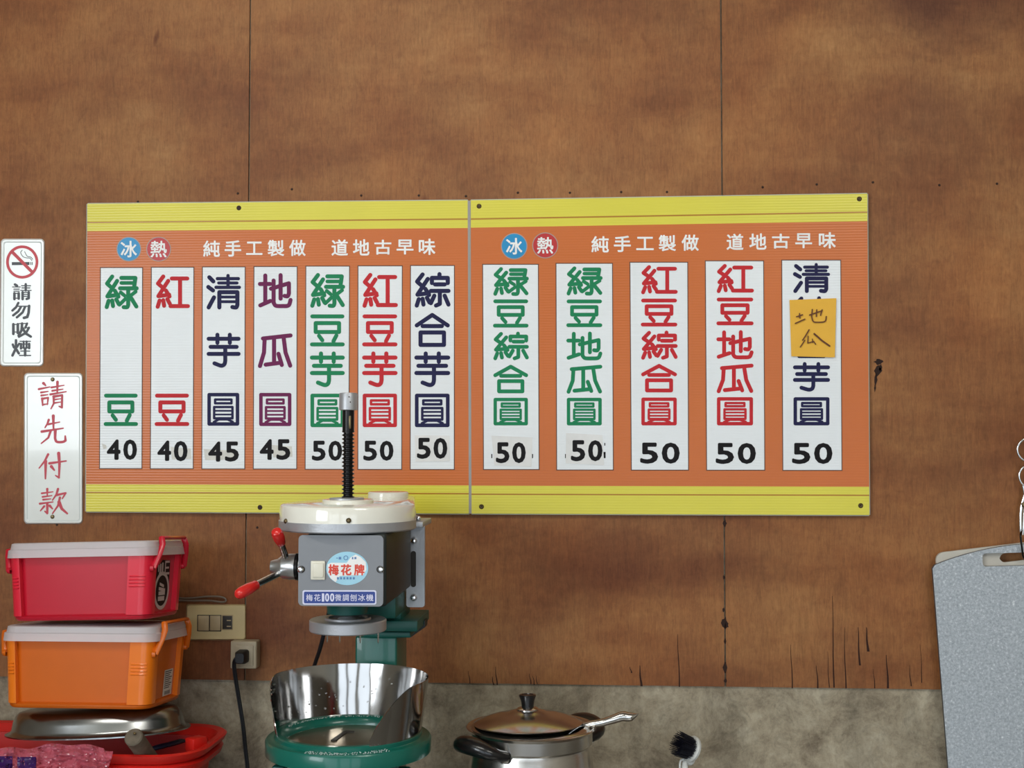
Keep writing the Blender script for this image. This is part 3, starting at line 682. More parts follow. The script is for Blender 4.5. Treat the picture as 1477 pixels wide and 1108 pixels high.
PS = sign_plate(34.5, 538, 119.5, 756, 6, -.0005, .005, 'white plastic sign with red handwritten-style characters, under the no smoking sign', 'sign', 0)
Yn = -.0005 - .005 + .0012 - .0004
for ch, rc in zip('請先付款', [(56, 551, 95.5, 591), (59.5, 600, 95.5, 640.5), (56.5, 654, 95.5, 692), (57.5, 705.5, 97, 742)]):
    obj('character', face_front(add_strokes(B(), KAI[ch], rc, Yn, w=.040, taper=True)), M['signred'], PS, angle=0)
for x, y in ((75.8, 547.4), (75.6, 745.5)):
    bm = B(); add_lathe(bm, [(0, .0026), (.003, .002), (.0042, 0)], at(x, y, Yn), 16, axis=(0, -1, 0)); obj('screw', bm, M['screw'], PS)


# ================================================================== SWITCH PLATE, OUTLET, CABLES
bm = B(); Yp = -.0005
O = [Vector((p.x, Yp, p.z)) for p in (at(x, y, Yp) for x, y in rrect(268.3, 871.8, 355, 923.6, 3.5))]
I = [at(x, y, Yp - .007) for x, y in rrect(270, 873.5, 353.3, 922, 3)]
va, vb = [bm.verts.new(p) for p in O], [bm.verts.new(p) for p in I]
for k in range(len(va)): bm.faces.new([va[k], va[(k + 1) % len(va)], vb[(k + 1) % len(va)], vb[k]])
bm.faces.new(vb); bm.faces.new(va[::-1]); bmesh.ops.recalc_face_normals(bm, faces=bm.faces)
SP = obj('switch_plate', bm, M['wallplate'], origin=at(311, 923, 0), label='yellowed wall plate with two rocker switches and a socket, beside the orange box', cat='switch')


def plate_box(parent, name, x0, y0, x1, y1, Ya, Yb, m, bev=.001, label=None):
    a, b = at(x0, y1, Yb), at(x1, y0, Yb); bm = B(); add_box(bm, (a.x, Yb, a.z), (b.x, Ya, b.z), bev); return obj(name, bm, m, parent, label=label)


plate_box(SP, 'bezel', 284.2, 887.4, 319.2, 910.6, -.0074, -.0084, M['darkslot'], .0003)
plate_box(SP, 'rocker', 285.3, 888.4, 301.3, 909.7, -.0084, -.0115, M['rocker'])
plate_box(SP, 'rocker', 302.6, 888.4, 318, 909.7, -.0084, -.0105, M['rocker'])
so = plate_box(SP, 'socket', 319.6, 887.6, 335.8, 908.6, -.0074, -.0090, M['rocker'])
plate_box(so, 'socket_recess', 320.8, 888.6, 334.8, 907.6, -.0089, -.0094, M['darkslot'], .0003)
for y in (894.5, 903): plate_box(so, 'slot', 327, y, 333, y + 1.4, -.0093, -.0099, M['rocker'], 0)

OT = thing('wall_outlet', 'small square ivory wall outlet with black plug, below the switch plate', 'outlet', at(351, 964, 0))
a, b = at(331.8, 964.8, -.030), at(370, 925.5, -.030)
bm = B(); add_box(bm, (a.x, -.030, a.z), (b.x, -.0005, b.z), .003, 3); obj('housing', bm, M['outlet'], OT)
a, b = at(338.5, 960.5, -.0325), at(365, 931, -.0325); bm = B(); add_box(bm, (a.x, -.0325, a.z), (b.x, -.0301, b.z), .0012); obj('socket_face', bm, M['outlet'], OT)
PL = thing('power_plug', 'black plug and twin cord hanging from the small wall outlet', 'plug', at(347, 958, -.0326))
bm = B(); c = at(348.5, 948, -.045); add_loft(bm, [(0, .011, .0125, .005), (.018, .011, .012, .005), (.026, .008, .009, .005)], Matrix.Translation((c.x, -.033, c.z)) @ Matrix.Rotation(R(90), 4, 'X')); obj('plug_body', bm, M['rubber'], PL)
bm = B(); pth = smooth_path([at(345, 948, -.052), at(340, 951, -.056), at(338, 961, -.050), at(341, 985, -.044), at(346, 1015, -.042), at(351, 1048, -.042), at(354, 1078, -.042), at(357.5, 1112, -.044), at(360, 1170, -.048)])
add_tube(bm, [p + Vector((-.0022, 0, 0)) for p in pth], .0022, 8); add_tube(bm, [p + Vector((.0018, -.001, 0)) for p in pth], .0022, 8)
obj('cord', bm, M['rubber'], PL)
bm = B(); add_tube(bm, smooth_path([at(230, 861, -.006), at(270, 863, -.006), at(300, 860.5, -.006), at(318, 861, -.0065), at(325.5, 864.5, -.0065), at(322, 868.5, -.0065), at(300, 866.5, -.006), at(270, 866.5, -.006), at(232, 865, -.006)]), .0019, 8)
obj('cable', bm, M['greycable'], origin=at(280, 864, -.006), label='thin grey looped cable on the wall above the switch plate', cat='cable')

# ================================================================== TUB, DISH AND BOXES ON THE LEFT
tubz = .948; tx1, tx0 = -.700, -1.30; ty0, ty1 = -.285, -.035
tc_ = Vector(((tx0 + tx1) / 2, (ty0 + ty1) / 2, 0)); hx, hy = (tx1 - tx0) / 2, (ty1 - ty0) / 2
T = thing('storage_tub', 'large red plastic tub with double rim, bottom left under the steel dish', 'tub', (tc_.x, tc_.y, CT))
mt = Matrix.Translation(tc_)
bm = B(); zr = tubz - .02
add_loft(bm, [(CT + .002, hx - .06, hy - .04, .05), (zr, hx - .026, hy - .022, .06), (zr + .006, hx - .026, hy - .022, .06), (zr + .006, hx - .032, hy - .028, .055), (CT + .008, hx - .065, hy - .045, .05)], mt)
obj('tub_body', bm, M['tub'], T)
bm = B(); add_loft(bm, [(zr - .012, hx - .010, hy - .008, .075), (zr - .001, hx - .006, hy - .006, .075), (zr + .002, hx - .012, hy - .010, .072), (zr + .004, hx - .026, hy - .022, .06)], mt, cap0=False, cap1=False)
bmesh.ops.solidify(bm, geom=bm.faces[:], thickness=.002); obj('lower_rim', bm, M['tub'], T)
bm = B(); add_loft(bm, [(zr + .004, hx - .012, hy - .010, .075), (zr + .012, hx - .003, hy - .003, .078), (zr + .020, hx, hy, .08), (zr + .0225, hx - .004, hy - .004, .078), (zr + .020, hx - .016, hy - .014, .07), (zr + .004, hx - .030, hy - .026, .06)], mt, cap0=False, cap1=False)
bmesh.ops.solidify(bm, geom=bm.faces[:], thickness=.0015); obj('upper_rim', bm, M['tub'], T)
bm = B(); a = at(283, 1064, -.19)
add_box(bm, (-.012, -.016, -.012), (.012, .016, .012), .003, 2, Matrix.Translation((a.x, a.y, tubz + .001)) @ Matrix.Rotation(R(-32), 4, 'Z')); obj('latch', bm, M['tub'], T)

# steel dish lying upside down on the tub rim, tilted a little
tilt = R(1.6)
l, r_ = at(13, 1058, -.165), at(272, 1050.5, -.165)
dc = (l + r_) / 2; hw = (r_ - l).length / 2; ang = math.atan2(r_.z - l.z, r_.x - l.x)
mdish = Matrix.Translation(dc) @ Matrix.Rotation(-ang, 4, 'Y') @ Matrix.Rotation(-.075, 4, 'X')
DH = thing('serving_dish', 'oval stainless steel dish lying upside down under the orange box', 'dish', dc)
bm = B(); ry = .108; seg = 72
prof = [(1.0, .000), (1.0, .0022), (.985, .003), (.93, .004), (.905, .010), (.88, .022), (.845, .032), (.79, .0385), (.70, .041), (.0, .0415), (.0, .040), (.69, .0395), (.78, .037), (.835, .030), (.87, .020), (.895, .008), (.925, .0015), (.985, .000)]
rings = []
for f, z in prof:
    if f == 0: rings.append([bm.verts.new(mdish @ Vector((0, 0, z)))])
    else: rings.append([bm.verts.new(mdish @ Vector((math.copysign(abs(math.cos(t)) ** .9, math.cos(t)) * (hw - (1 - f) * .115), math.sin(t) * (ry - (1 - f) * .115), z))) for t in [2 * math.pi * k / seg for k in range(seg)]])
for a, b in zip(rings, rings[1:]):
    if len(a) == 1 and len(b) == 1: continue
    for k in range(seg):
        k2 = (k + 1) % seg
        if len(b) == 1: bm.faces.new([a[k], a[k2], b[0]])
        elif len(a) == 1: bm.faces.new([a[0], b[k2], b[k]])
        else: bm.faces.new([a[k], a[k2], b[k2], b[k]])
bmesh.ops.recalc_face_normals(bm, faces=bm.faces); obj('dish', bm, M['dullsteel'], DH, angle=60)


def storage_box(fl, fr, ztop_px, hgt, depth, m, label, sticker):
    """fl/fr: world points of the front left/right bottom corners; box local frame x right, y back, z up"""
    u = (fr - fl); wd = u.length; u.normalize(); back = Vector((-u.y, u.x, -.075)); back = (back - u * back.dot(u)).normalized(); up = u.cross(back).normalized()
    c = (fl + fr) / 2 + back * depth / 2
    mx = Matrix.Identity(4)
    for i in range(3): mx[i][0], mx[i][1], mx[i][2], mx[i][3] = u[i], back[i], up[i], c[i]
    root = thing('storage_box', label, 'storage box', c); mc_ = M['orangecol'] if sticker else M['redcol']
    hx, hy = wd / 2, depth / 2; tp = .006     # widening towards the top
    bm = B()
    add_loft(bm, [(.000, hx - .004, hy - .004, .022), (.003, hx - .001, hy - .001, .024), (.007, hx, hy, .024), (.010, hx - .009, hy - .009, .020), (hgt - .004, hx + tp - .009, hy + tp - .009, .022), (hgt - .002, hx + tp + .002, hy + tp + .002, .026), (hgt, hx + tp + .002, hy + tp + .002, .026)], mx)
    obj('box_body', bm, m, root, angle=40)
    # proud corner columns with four ribs
    for sx in (-1, 1):
        for sy in (-1, 1):
            bm = B(); cw, cdp, rr = (.040 if sx > 0 else .022), .030, .020
            def outline(z, e=0):
                k = z / hgt * tp; X, Y = hx + k + e, hy + k + e
                pts = [(X - cw, Y)] + [(X - rr + rr * math.sin(a), Y - rr + rr * math.cos(a)) for a in [R(90 * i / 8) for i in range(9)]] + [(X, Y - cdp), (X - .012, Y - cdp), (X - .012, Y - .014), (X - .020, Y - .012), (X - cw, Y - .012)]
                pts = [(sx * p[0], sy * p[1]) for p in pts]
                return [mx @ Vector((p[0], p[1], z)) for p in (pts if sx * sy > 0 else pts[::-1])]
            z0, z1 = .008, hgt - .004
            A, C = [bm.verts.new(p) for p in outline(z0)], [bm.verts.new(p) for p in outline(z1)]
            for k in range(len(A)): bm.faces.new([A[k], A[(k + 1) % len(A)], C[(k + 1) % len(A)], C[k]])
            bm.faces.new(A[::-1]); bm.faces.new(C); bmesh.ops.recalc_face_normals(bm, faces=bm.faces)
            cobj = obj('corner_column', bm, mc_, root, angle=40)
            bm = B()
            for q in range(4):
                z = hgt * .47 + q * .0058
                k = z / hgt * tp; X, Y = hx + k, hy + k
                pts = [(X - cw + .004, Y)] + [(X - rr + rr * math.sin(a), Y - rr + rr * math.cos(a)) for a in [R(90 * i / 8) for i in range(4)]]
                add_tube(bm, [mx @ Vector((sx * p[0], sy * p[1], z)) for p in pts], .0017, 6)
            obj('rib', bm, mc_, cobj)
    # frosted lid: lower skirt and raised top
    k = tp
    bm = B(); z = hgt - .012
    add_loft(bm, [(z, hx + k + .007, hy + k + .006, .03), (z + .0135, hx + k + .006, hy + k + .005, .03), (z + .0145, hx + k + .003, hy + k + .002, .028), (z + .0245, hx + k + .001, hy + k, .026), (z + .026, hx + k - .003, hy + k - .003, .024)], mx, cap0=False)
    bmesh.ops.solidify(bm, geom=bm.faces[:], thickness=.0018)
    lo = obj('lid', bm, M['lid'], root, label='frosted translucent lid', angle=40)
    # handle clips at both ends
    for sx in (-1, 1):
        bm = B(); X = hx + k + .0045; zt = hgt + .0185 if sx > 0 else hgt + .002
        a = hy * .93; b_ = hy * .72
        pth = [(X - .004, -a, hgt - .034), (X + .0035, -b_ - .006, hgt - .008), (X + .006, -b_, min(zt, hgt + .006)), (X + .003, -b_ + .004, zt), (X + .003, b_ - .004, zt), (X + .006, b_, min(zt, hgt + .006)), (X + .0035, b_ + .006, hgt - .008), (X - .004, a, hgt - .034)]
        P = []
        for i in range(len(pth) - 1):
            for t in (0, .33, .66): P.append([pth[i][j] * (1 - t) + pth[i + 1][j] * t for j in range(3)])
        P.append(pth[-1])
        add_tube(bm, [mx @ Vector((sx * p[0], p[1], p[2])) for p in P], .0042, 8, flat=(.75, 1.35, u)); cl = obj('handle_clip', bm, m, root, angle=50)
        for s in (-1, 1):
            bm = B(); add_lathe(bm, [(0, .003), (.005, .002), (.006, -.004)], mx @ Vector((sx * (X - .004), s * a, hgt - .034)), 14, axis=u * sx); obj('pivot', bm, m, cl)
    return root, mx, hx, hy, u, back, up


Yfl, Yfr = -.262, -.270
fl, fr = at(6, 1021, Yfl), at(214, 1024.2, Yfr)
s_or = storage_box(fl, fr, 0, .128, .165, M['orangebox'], 'orange plastic storage box with frosted lid, middle of the stack at left', 1)
fl2, fr2 = at(14, 896.4, Yfl), at(213, 893.5, Yfr)
s_rd = storage_box(fl2, fr2, 0, .122, .160, M['redbox'], 'red plastic storage box with frosted lid, topmost of the stack at left', 0)


def side_map(S, hgt):
    root, mx, hx, hy, u, back, up = S
    # point on right side face, a in -1..1 front to back, z height, e = offset outwards
    return lambda a, z, e=.0004: mx @ Vector((hx + .006 * z / hgt - .009 + e, a * hy, z))


# round black emblem sticker on the red box
sm = side_map(s_rd, .122); root = s_rd[0]
bm = B(); f = bm.faces.new([bm.verts.new(sm(a, z)) for a, z in ((-.36, .086), (-.05, .101), (.42, .099), (.42, .045), (-.42, .045))])
n = 36; quad(bm, [sm(-.02 + .40 * math.cos(2 * math.pi * k / n), .046 + .030 * math.sin(2 * math.pi * k / n), .0006) for k in range(n)])
st = obj('sticker', bm, M['black'], root, label='black and silver oval sticker', angle=0)
bm = B()
for k in range(n):
    a, b = 2 * math.pi * k / n, 2 * math.pi * (k + 1) / n
    quad(bm, [sm(-.02 + .44 * math.cos(t) * q, .046 + .034 * math.sin(t) * q, .0009) for t, q in ((a, 1), (b, 1), (b, .80), (a, .80))])
for a0, z0, a1, z1, sk in ((-.22, .028, .16, .036, 0), (-.20, .038, .18, .045, .0), (-.20, .047, .18, .053, -.004), (-.16, .056, .10, .061, -.005)):
    quad(bm, [sm(a0, z0, .0009), sm(a1, z0 + sk, .0009), sm(a1, z1 + sk, .0009), sm(a0, z1, .0009)])
for a0, z0, a1, z1 in ((-.30, .080, -.24, .092), (-.2, .079, -.12, .094), (-.08, .079, 0, .096), (-.24, .076, .08, .079)):
    quad(bm, [sm(a0, z0, .0009), sm(a1, z0, .0009), sm(a1, z1, .0009), sm(a0, z1, .0009)])
for a0, z0, a1, z1 in ((.10, .074, .15, .099), (.15, .074, .38, .078), (.15, .0845, .34, .088), (.15, .095, .38, .099)):
    quad(bm, [sm(a0, z0, .0009), sm(a1, z0, .0009), sm(a1, z1, .0009), sm(a0, z1, .0009)])
obj('emblem', bm, M['ring'], st, angle=0)
sm = side_map(s_or, .128); root = s_or[0]
bm = B(); quad(bm, [sm(.02, .012), sm(.54, .012), sm(.56, .058), sm(.06, .058)]); st = obj('paper_label', bm, M['label'], root, label='white barcode label', angle=0)
bm = B()
for k in range(9):
    z = .054 - k * .0036; quad(bm, [sm(.08, z, .0007), sm(.50 - .06 * (k % 3), z, .0007), sm(.50 - .06 * (k % 3), z + .0017, .0007), sm(.08, z + .0017, .0007)])
for k in range(12):
    a = .12 + k * .028; quad(bm, [sm(a, .014, .0007), sm(a + .014, .014, .0007), sm(a + .014, .0205, .0007), sm(a, .0205, .0007)])
obj('label_text', bm, M['labelprint'], st, angle=0)

# wooden rod and dark utensil handle lying in the tub
bm = B(); a, b = at(192, 1062.5, -.302), at(228, 1112, -.185)
d = (b - a).normalized(); add_lathe(bm, [(0, 0), (.0138, .0008), (.0158, .003), (.0150, (b - a).length)], a, 28, axis=d)
rw = obj('wooden_rod', bm, M['wood'], origin=a, label='weathered grey wooden rod sticking out of the red tub', cat='rod')
bm = B(); add_lathe(bm, [(0, .001), (.002, .0008), (.0025, -.001)], a + (at(194, 1058, -.302) - at(192, 1062.5, -.302)) - d * .0004, 12, axis=-d); obj('nail', bm, M['screw'], rw)
bm = B(); add_tube(bm, smooth_path([at(208, 1084, -.20), at(228, 1078, -.19), at(248, 1073, -.16), at(262, 1069, -.13)]), [.006] * 19, 10, flat=(1.5, .7, (0, 0, 1)))
obj('utensil_handle', bm, M['navyplastic'], origin=at(230, 1078, -.19), label='dark navy utensil handle lying inside the red tub', cat='utensil')

# crumpled pink bag on the tub
bm = B(); nx, ny = 90, 44; grid = []
for j in range(ny + 1):
    row = []
    for i in range(nx + 1):
        u, v = i / nx, j / ny
        xr = 163 - 26 * v ** 1.3
        x = -75 + (xr + 75) * u; ytop = 1080 - 7 * math.exp(-((x - 95) / 45) ** 2) - 2 * math.sin(x * .11) + (3 if x > 150 else 0)
        y = ytop + (1150 - ytop) * v
        p = Vector((x * .035, y * .05, 0)); rn = abs(noise.noise(p)) * 1.2 + abs(noise.noise(p * 2.4)) * .7 + abs(noise.noise(p * 5)) * .3
        row.append(bm.verts.new(at(x, y, -.315 + .045 * (1 - v) ** 2 * .6 - .022 * rn)))
    grid.append(row)
for j in range(ny):
    for i in range(nx): bm.faces.new([grid[j][i], grid[j][i + 1], grid[j + 1][i + 1], grid[j + 1][i]])
face_front(bm)
bag = obj('plastic_bag', bm, M['bag'], origin=at(60, 1108, -.30), label='crumpled pink plastic bag with violet print over the red tub rim', cat='bag', angle=25)
for x0, y0, x1, y1 in ((-8, 1091, 18, 1112), (25, 1092, 52, 1112)):
    bm = B(); g = []
    for j in range(9):
        row = []
        for i in range(9):
            x, y = x0 + (x1 - x0) * i / 8, y0 + (y1 - y0) * j / 8
            xr = 163; yt = 1080 - 7 * math.exp(-((x - 95) / 45) ** 2) - 2 * math.sin(x * .11); v = (y - yt) / (1150 - yt)
            p = Vector((x * .035, y * .05, 0)); rn = abs(noise.noise(p)) * 1.2 + abs(noise.noise(p * 2.4)) * .7 + abs(noise.noise(p * 5)) * .3
            row.append(bm.verts.new(at(x, y, -.3165 + .045 * (1 - v) ** 2 * .6 - .022 * rn)))
        g.append(row)
    for j in range(8):
        for i in range(8): bm.faces.new([g[j][i], g[j][i + 1], g[j + 1][i + 1], g[j + 1][i]])
    obj('print', face_front(bm), M['bagprint'], bag, angle=25)

# ================================================================== ICE SHAVER
SX = at(501, 900, -.42).x; SY = -.42
ISH = thing('ice_shaver', 'green and cream shaved ice machine with steel guard, in front of the left menu board', 'ice shaver', (SX + .03, -.36, CT))
zt, zm, zl_ = 1.391, 1.365, 1.350


def belt_outline(off, n=40):
    c1, r1 = Vector((SX, SY)), .108 + off
    p2 = at(560, 712, -.175); c2, r2 = Vector((p2.x - .008, -.175)), .056 + off
    d = c2 - c1; L = d.length; th = math.atan2(d.y, d.x); al = math.acos((r1 - r2) / L)
    pts = [c1 + Vector((math.cos(a), math.sin(a))) * r1 for a in [th + al + (2 * math.pi - 2 * al) * k / n for k in range(n + 1)]]
    pts += [c2 + Vector((math.cos(a), math.sin(a))) * r2 for a in [th - al + 2 * al * k / 16 for k in range(17)]]
    return pts


def belt_loft(secs):
    bm = B(); rings = [[bm.verts.new((p.x, p.y, z)) for p in belt_outline(o)] for z, o in secs]
    for a, b in zip(rings, rings[1:]):
        for k in range(len(a)): bm.faces.new([a[k], a[(k + 1) % len(a)], b[(k + 1) % len(a)], b[k]])
    bm.faces.new(rings[0][::-1]); bm.faces.new(rings[-1]); bmesh.ops.recalc_face_normals(bm, faces=bm.faces)
    return bm


bc = obj('belt_cover', belt_loft([(zm, 0), (zt - .006, 0), (zt - .002, -.0015), (zt, -.005)]), M['cream'], ISH, label='cream enamelled belt cover')
bm = B(); add_lathe(bm, [(.041, 0), (.041, .005), (.039, .0065), (0, .0065)], (SX, SY, zt), 48); obj('cover_boss', bm, M['cream'], bc)
p = at(560, 712, -.20); bm = B(); add_lathe(bm, [(.036, 0), (.036, .007), (.034, .009), (0, .009)], (p.x, -.20, zt), 48); obj('cover_cap', bm, M['cream'], bc)
obj('head_casting', belt_loft([(zl_, -.001), (zl_ + .002, .0015), (zm, .0015)]), M['alu'], ISH)
for px, py in ((423.5, 752), (522, 751)):
    # screws on the skirt of the cover
    dx = (px - 501) * .00107; y = SY - math.sqrt(.108 ** 2 - dx ** 2); p = Vector((SX + dx, y, at(px, py, y).z))
    ax = Vector((dx, y - SY, 0)).normalized()
    bm = B(); add_lathe(bm, [(0, .004), (.0022, .0036), (.0040, .0015), (.0040, -.001)], p, 16, axis=ax); obj('screw', bm, M['screw'], bc)
# feed screw
bm = B(); add_lathe(bm, [(.0275, 0), (.0275, .002), (.012, .003), (0, .003)], (SX - .002, SY, zt + .0065), 32); obj('washer', bm, M['alu'], ISH)
ztop = at(500, 592, SY).z; zbot = zt + .008; zth = at(500, 624, SY).z
bm = B(); prof = [(0, zbot)]; z = zbot
while z < zth:
    prof += [(.0074, z), (.0102, z + .0016), (.0102, z + .0026), (.0074, z + .0042)]; z += .0062
prof += [(.0096, zth), (.0096, ztop), (0, ztop)]
add_lathe(bm, prof, (SX + .0, SY, 0), 24); fs = obj('feed_screw', bm, M['rod'], ISH, label='black threaded feed screw', angle=50)
bm = B(); add_box(bm, (SX + .0028, SY - .0104, zth + .006), (SX + .0062, SY - .0088, ztop - .009), .0006); obj('keyway', bm, M['screw'], fs)
bm = B(); add_lathe(bm, [(.0125, 0), (.0146, .001), (.0146, .0255), (.0138, .0278), (.0118, .0282), (.0118, .0275), (0, .0275)], (SX - .0003, SY, ztop), 36); kn = obj('screw_cap', bm, M['alu'], ISH)
for px, py in ((503.5, 572.6), (505.3, 580)):
    bm = B(); add_lathe(bm, [(0, .0006), (.0011, 0)], at(px, py, SY - .0142), 8, axis=(0, -1, 0)); obj('set_screw', bm, M['nail'], kn)
# gearbox
gf = -.512
a, b = at(430, 874, gf), at(553, 771, gf)
bx0, bx1, gz0 = a.x, b.x, a.z
bm = B()
add_box(bm, (bx0 + .012, gf + .004, gz0 - .001), (bx1 + .004, -.255, zl_), .006, 3)
obj('gearbox', bm, M['casting'], ISH, label='dark green-grey gearbox casting')
bm = B(); cxx, czz = (bx0 + bx1) / 2, (gz0 + zl_ - .004) / 2
O = rrect(bx0, gz0, bx1, zl_ - .003, .007)
add_prism(bm, [(x, gf, z) for x, z in O], (0, .006, 0)); fp = obj('front_panel', bm, M['panel'], ISH, label='light grey front panel')
# rocker switch
Yg = gf - .0003
swb = plate_box(fp, 'switch', 448, 809.5, 468.5, 836.5, gf, gf - .004, M['switch'], .001)
plate_box(swb, 'rocker', 450.8, 812.5, 466.3, 833, gf - .0035, gf - .0065, M['switch'], .0012)
# panel screws in their notches
for px in (433.5, 549.5):
    py = 821.5; s = 1 if px < 500 else -1
    bm = B(); add_lathe(bm, [(0, .0035), (.003, .003), (.0048, .001), (.0048, -.001)], at(px, py, gf - .001), 20, axis=(0, -1, 0)); obj('panel_screw', bm, M['chrome'], fp)
    bm = B(); disc_px(bm, px - s * .8 + s * 2.2, py, 5.2, gf - .0004, 20); obj('notch', face_front(bm), M['darkslot'], fp, angle=0)
# oval badge
bm = B(); disc_px(bm, 500.8, 820, 30.3, gf - .0006, 48, 24.2)
bm.faces.ensure_lookup_table()
ob = obj('oval_badge', face_front(bm), M['lightblue'], fp, label='pale blue and white oval badge', angle=0)
bm = B(); Yb = gf - .0009
def poly_px(bm, pts, Y): quad(bm, [at(x, y, Y) for x, y in pts])
poly_px(bm, [(472.5, 814), (478, 811.8), (500, 812), (506, 804), (513, 800), (520, 803.5), (527.5, 811), (528.5, 822), (524, 829.5), (490, 831), (484, 840), (477, 834.5), (472.8, 826)], Yb)
obj('badge_field', face_front(bm), M['white'], ob, angle=0)
for ch, (x0, x1) in zip('梅花牌', ((473.6, 488.6), (491.5, 507), (510.6, 525.8))): obj('character', face_front(add_text(B(), ch, (x0, 814, x1, 830.2), gf - .0012, .035)), M['badge_red'], ob, angle=0)
bm = B(); Yt = gf - .0013
for x0, y0, x1, y1 in [(485, 804.6, 487.4, 805.6), (488.6, 803.4, 492, 807), (507.6, 803.6, 509.6, 806.8), (511.2, 803.6, 514, 806.6)] + [(486 + k * 4.6, 832.6, 488.6 + k * 4.6, 835.8) for k in range(6)]:
    poly_px(bm, [(x0, y0), (x0, y1), (x1, y1), (x1, y0)], Yt)
for k in range(16):
    a, b = 2 * math.pi * k / 16, 2 * math.pi * (k + 1) / 16
    poly_px(bm, [(498.8 + r * math.cos(t), 804.8 + r * math.sin(t)) for t, r in ((a, 3.4), (b, 3.4), (b, 2.5), (a, 2.5))], Yt)
obj('small_print', face_front(bm), M['tinyblue'], ob, kind='stuff', angle=0)
# blue name plate
bm = B(); q = rrect(436.3, 851.4, 543, 872.4, 3); poly_px(bm, q, gf - .0006)
q = rrect(438.4, 853.6, 541, 870.4, 2); quad(bm, [at(x, y, gf - .0009) for x, y in q], 1)
npz = obj('name_plate', face_front(bm), [M['lilac'], M['plateblue']], fp, label='blue name plate', angle=0)
bm = B()
for ch, (x0, x1) in zip('梅花微調刨冰機', ((441.5, 451), (453, 462.3), (483.3, 492.3), (494, 503.2), (505, 514.4), (516.5, 526.6), (528, 538.6))): add_text(bm, ch, (x0, 857.3, x1, 867.2), gf - .0012, .012)
add_text(bm, '1', (464.2, 856, 467.6, 868), gf - .0012, .045); add_text(bm, '0', (468.8, 856, 474.9, 868), gf - .0012, .04); add_text(bm, '0', (476, 856, 482.2, 868), gf - .0012, .04)
obj('plate_lettering', face_front(bm), M['lilac'], npz, angle=0)
# rear mounting plate
Yr = -.235
bm = B(); q = rrect(586, 757, 612.5, 876, 4); add_prism(bm, [at(x, y, Yr) for x, y in q], (0, .008, 0)); rp = obj('mounting_plate', bm, M['alu'], ISH)
for py in (780, 862):
    bm = B(); add_lathe(bm, [(0, .008), (.0035, .0072), (.0058, .004), (.0062, -.001)], at(597, py, Yr - .001), 18, axis=(0, -1, 0)); obj('bolt', bm, M['chrome'], rp)
bm = B(); q = rrect(592.5, 795, 600, 847, 3.5); add_prism(bm, [at(x, y, Yr - .0008) for x, y in q], (0, .0006, 0)); obj('slot', bm, M['darkslot'], rp)
bm = B(); add_lathe(bm, [(0, .004), (.003, .003), (.0045, 0), (.0045, -.03)], at(604, 748, -.22), 14, axis=(.5, -1, 0)); obj('bolt', bm, M['chrome'], rp)
bm = B(); b2 = at(602, 757, -.235); add_box(bm, (b2.x - .05, -.25, b2.z - .004), (b2.x + .012, -.14, b2.z + .006), .002); obj('casting_foot', bm, M['alu'], rp)
# spindle, pressing disc, pins
zc = at(503, 884, SY).z
bm = B(); add_lathe(bm, [(0, gz0 + .002), (.034, gz0 + .002), (.032, zc), (.02, zc - .003), (0, zc - .003)], (SX, SY, 0), 32); obj('spindle_housing', bm, M['teal_dark'], ISH)
zd0, zd1 = 1.1885, 1.2065
bm = B(); add_lathe(bm, [(.0085, zc), (.0085, zd1 + .006), (.0155, zd1 + .001), (.0155, zd1 - .001)], (SX, SY, 0), 28); obj('spindle', bm, M['alu'], ISH)
bm = B(); add_lathe(bm, [(0, zd0), (.060, zd0), (.0613, zd0 + .0015), (.0613, zd1 - .0015), (.060, zd1), (.037, zd1), (.036, zd1 + .003), (.031, zd1 + .003), (.029, zd1), (0, zd1)], (SX + .001, SY, 0), 72); pd = obj('pressing_disc', bm, M['alu'], ISH)
for px in (472, 490, 519.5, 545.5):
    p = at(px, 920, SY - .02); bm = B(); add_lathe(bm, [(.0012, 0), (.0012, -.016), (.0003, -.019), (0, -.019)], (p.x, p.y, zd0 + .002), 8); obj('pin', bm, M['chrome'], pd)
# hand wheel hub with two visible red-tipped arms
hc = at(413, 817.5, -.45); ex = Vector((-1, 0, 0))
bm = B(); add_lathe(bm, [(0, -.034), (.016, -.034), (.016, -.018), (.0205, -.016), (.0205, -.004), (.0195, -.002), (.0195, .004), (.017, .008), (.012, .014), (.010, .022), (.009, .0245), (0, .0255)], hc, 36, axis=ex); hb = obj('hub', bm, M['hubsteel'], ISH)
bm = B(); add_lathe(bm, [(.0165, -.022), (.0215, -.021), (.0215, -.0165), (.0165, -.0155)], hc, 36, axis=ex, closed=True); obj('hub_ring', bm, M['rod'], hb)
for (s, e, g0, g1, g2) in (((412, 803, -.47), (403.5, 777, -.505), (405.5, 784, -.495), (402, 772, -.512), (398, 765, -.52)),
                           ((403, 827, -.46), (352, 853, -.53), (370, 843.5, -.505), (356, 851, -.523), (341, 859, -.545))):
    bm = B(); add_tube(bm, [at(*s), at(*g0), at(*g1)], .0052, 14); ar = obj('lever', bm, M['chrome'], ISH)
    A, C, D = at(*g0), at(*g1), at(*g2); d = (D - A); L = d.length; 
    bm = B(); add_lathe(bm, [(.0065, 0), (.0078, .002), (.0092, L * .45), (.0092, L * .75), (.0075, L * .92), (.004, L * .99), (0, L)], A, 20, axis=d); obj('grip', bm, M['grip'], ar, label='red plastic grip')
bm = B(); add_tube(bm, [hc + Vector((-.006, .006, 0)), hc + Vector((-.012, .060, -.012))], .0052, 12); ar = obj('lever', bm, M['chrome'], ISH)
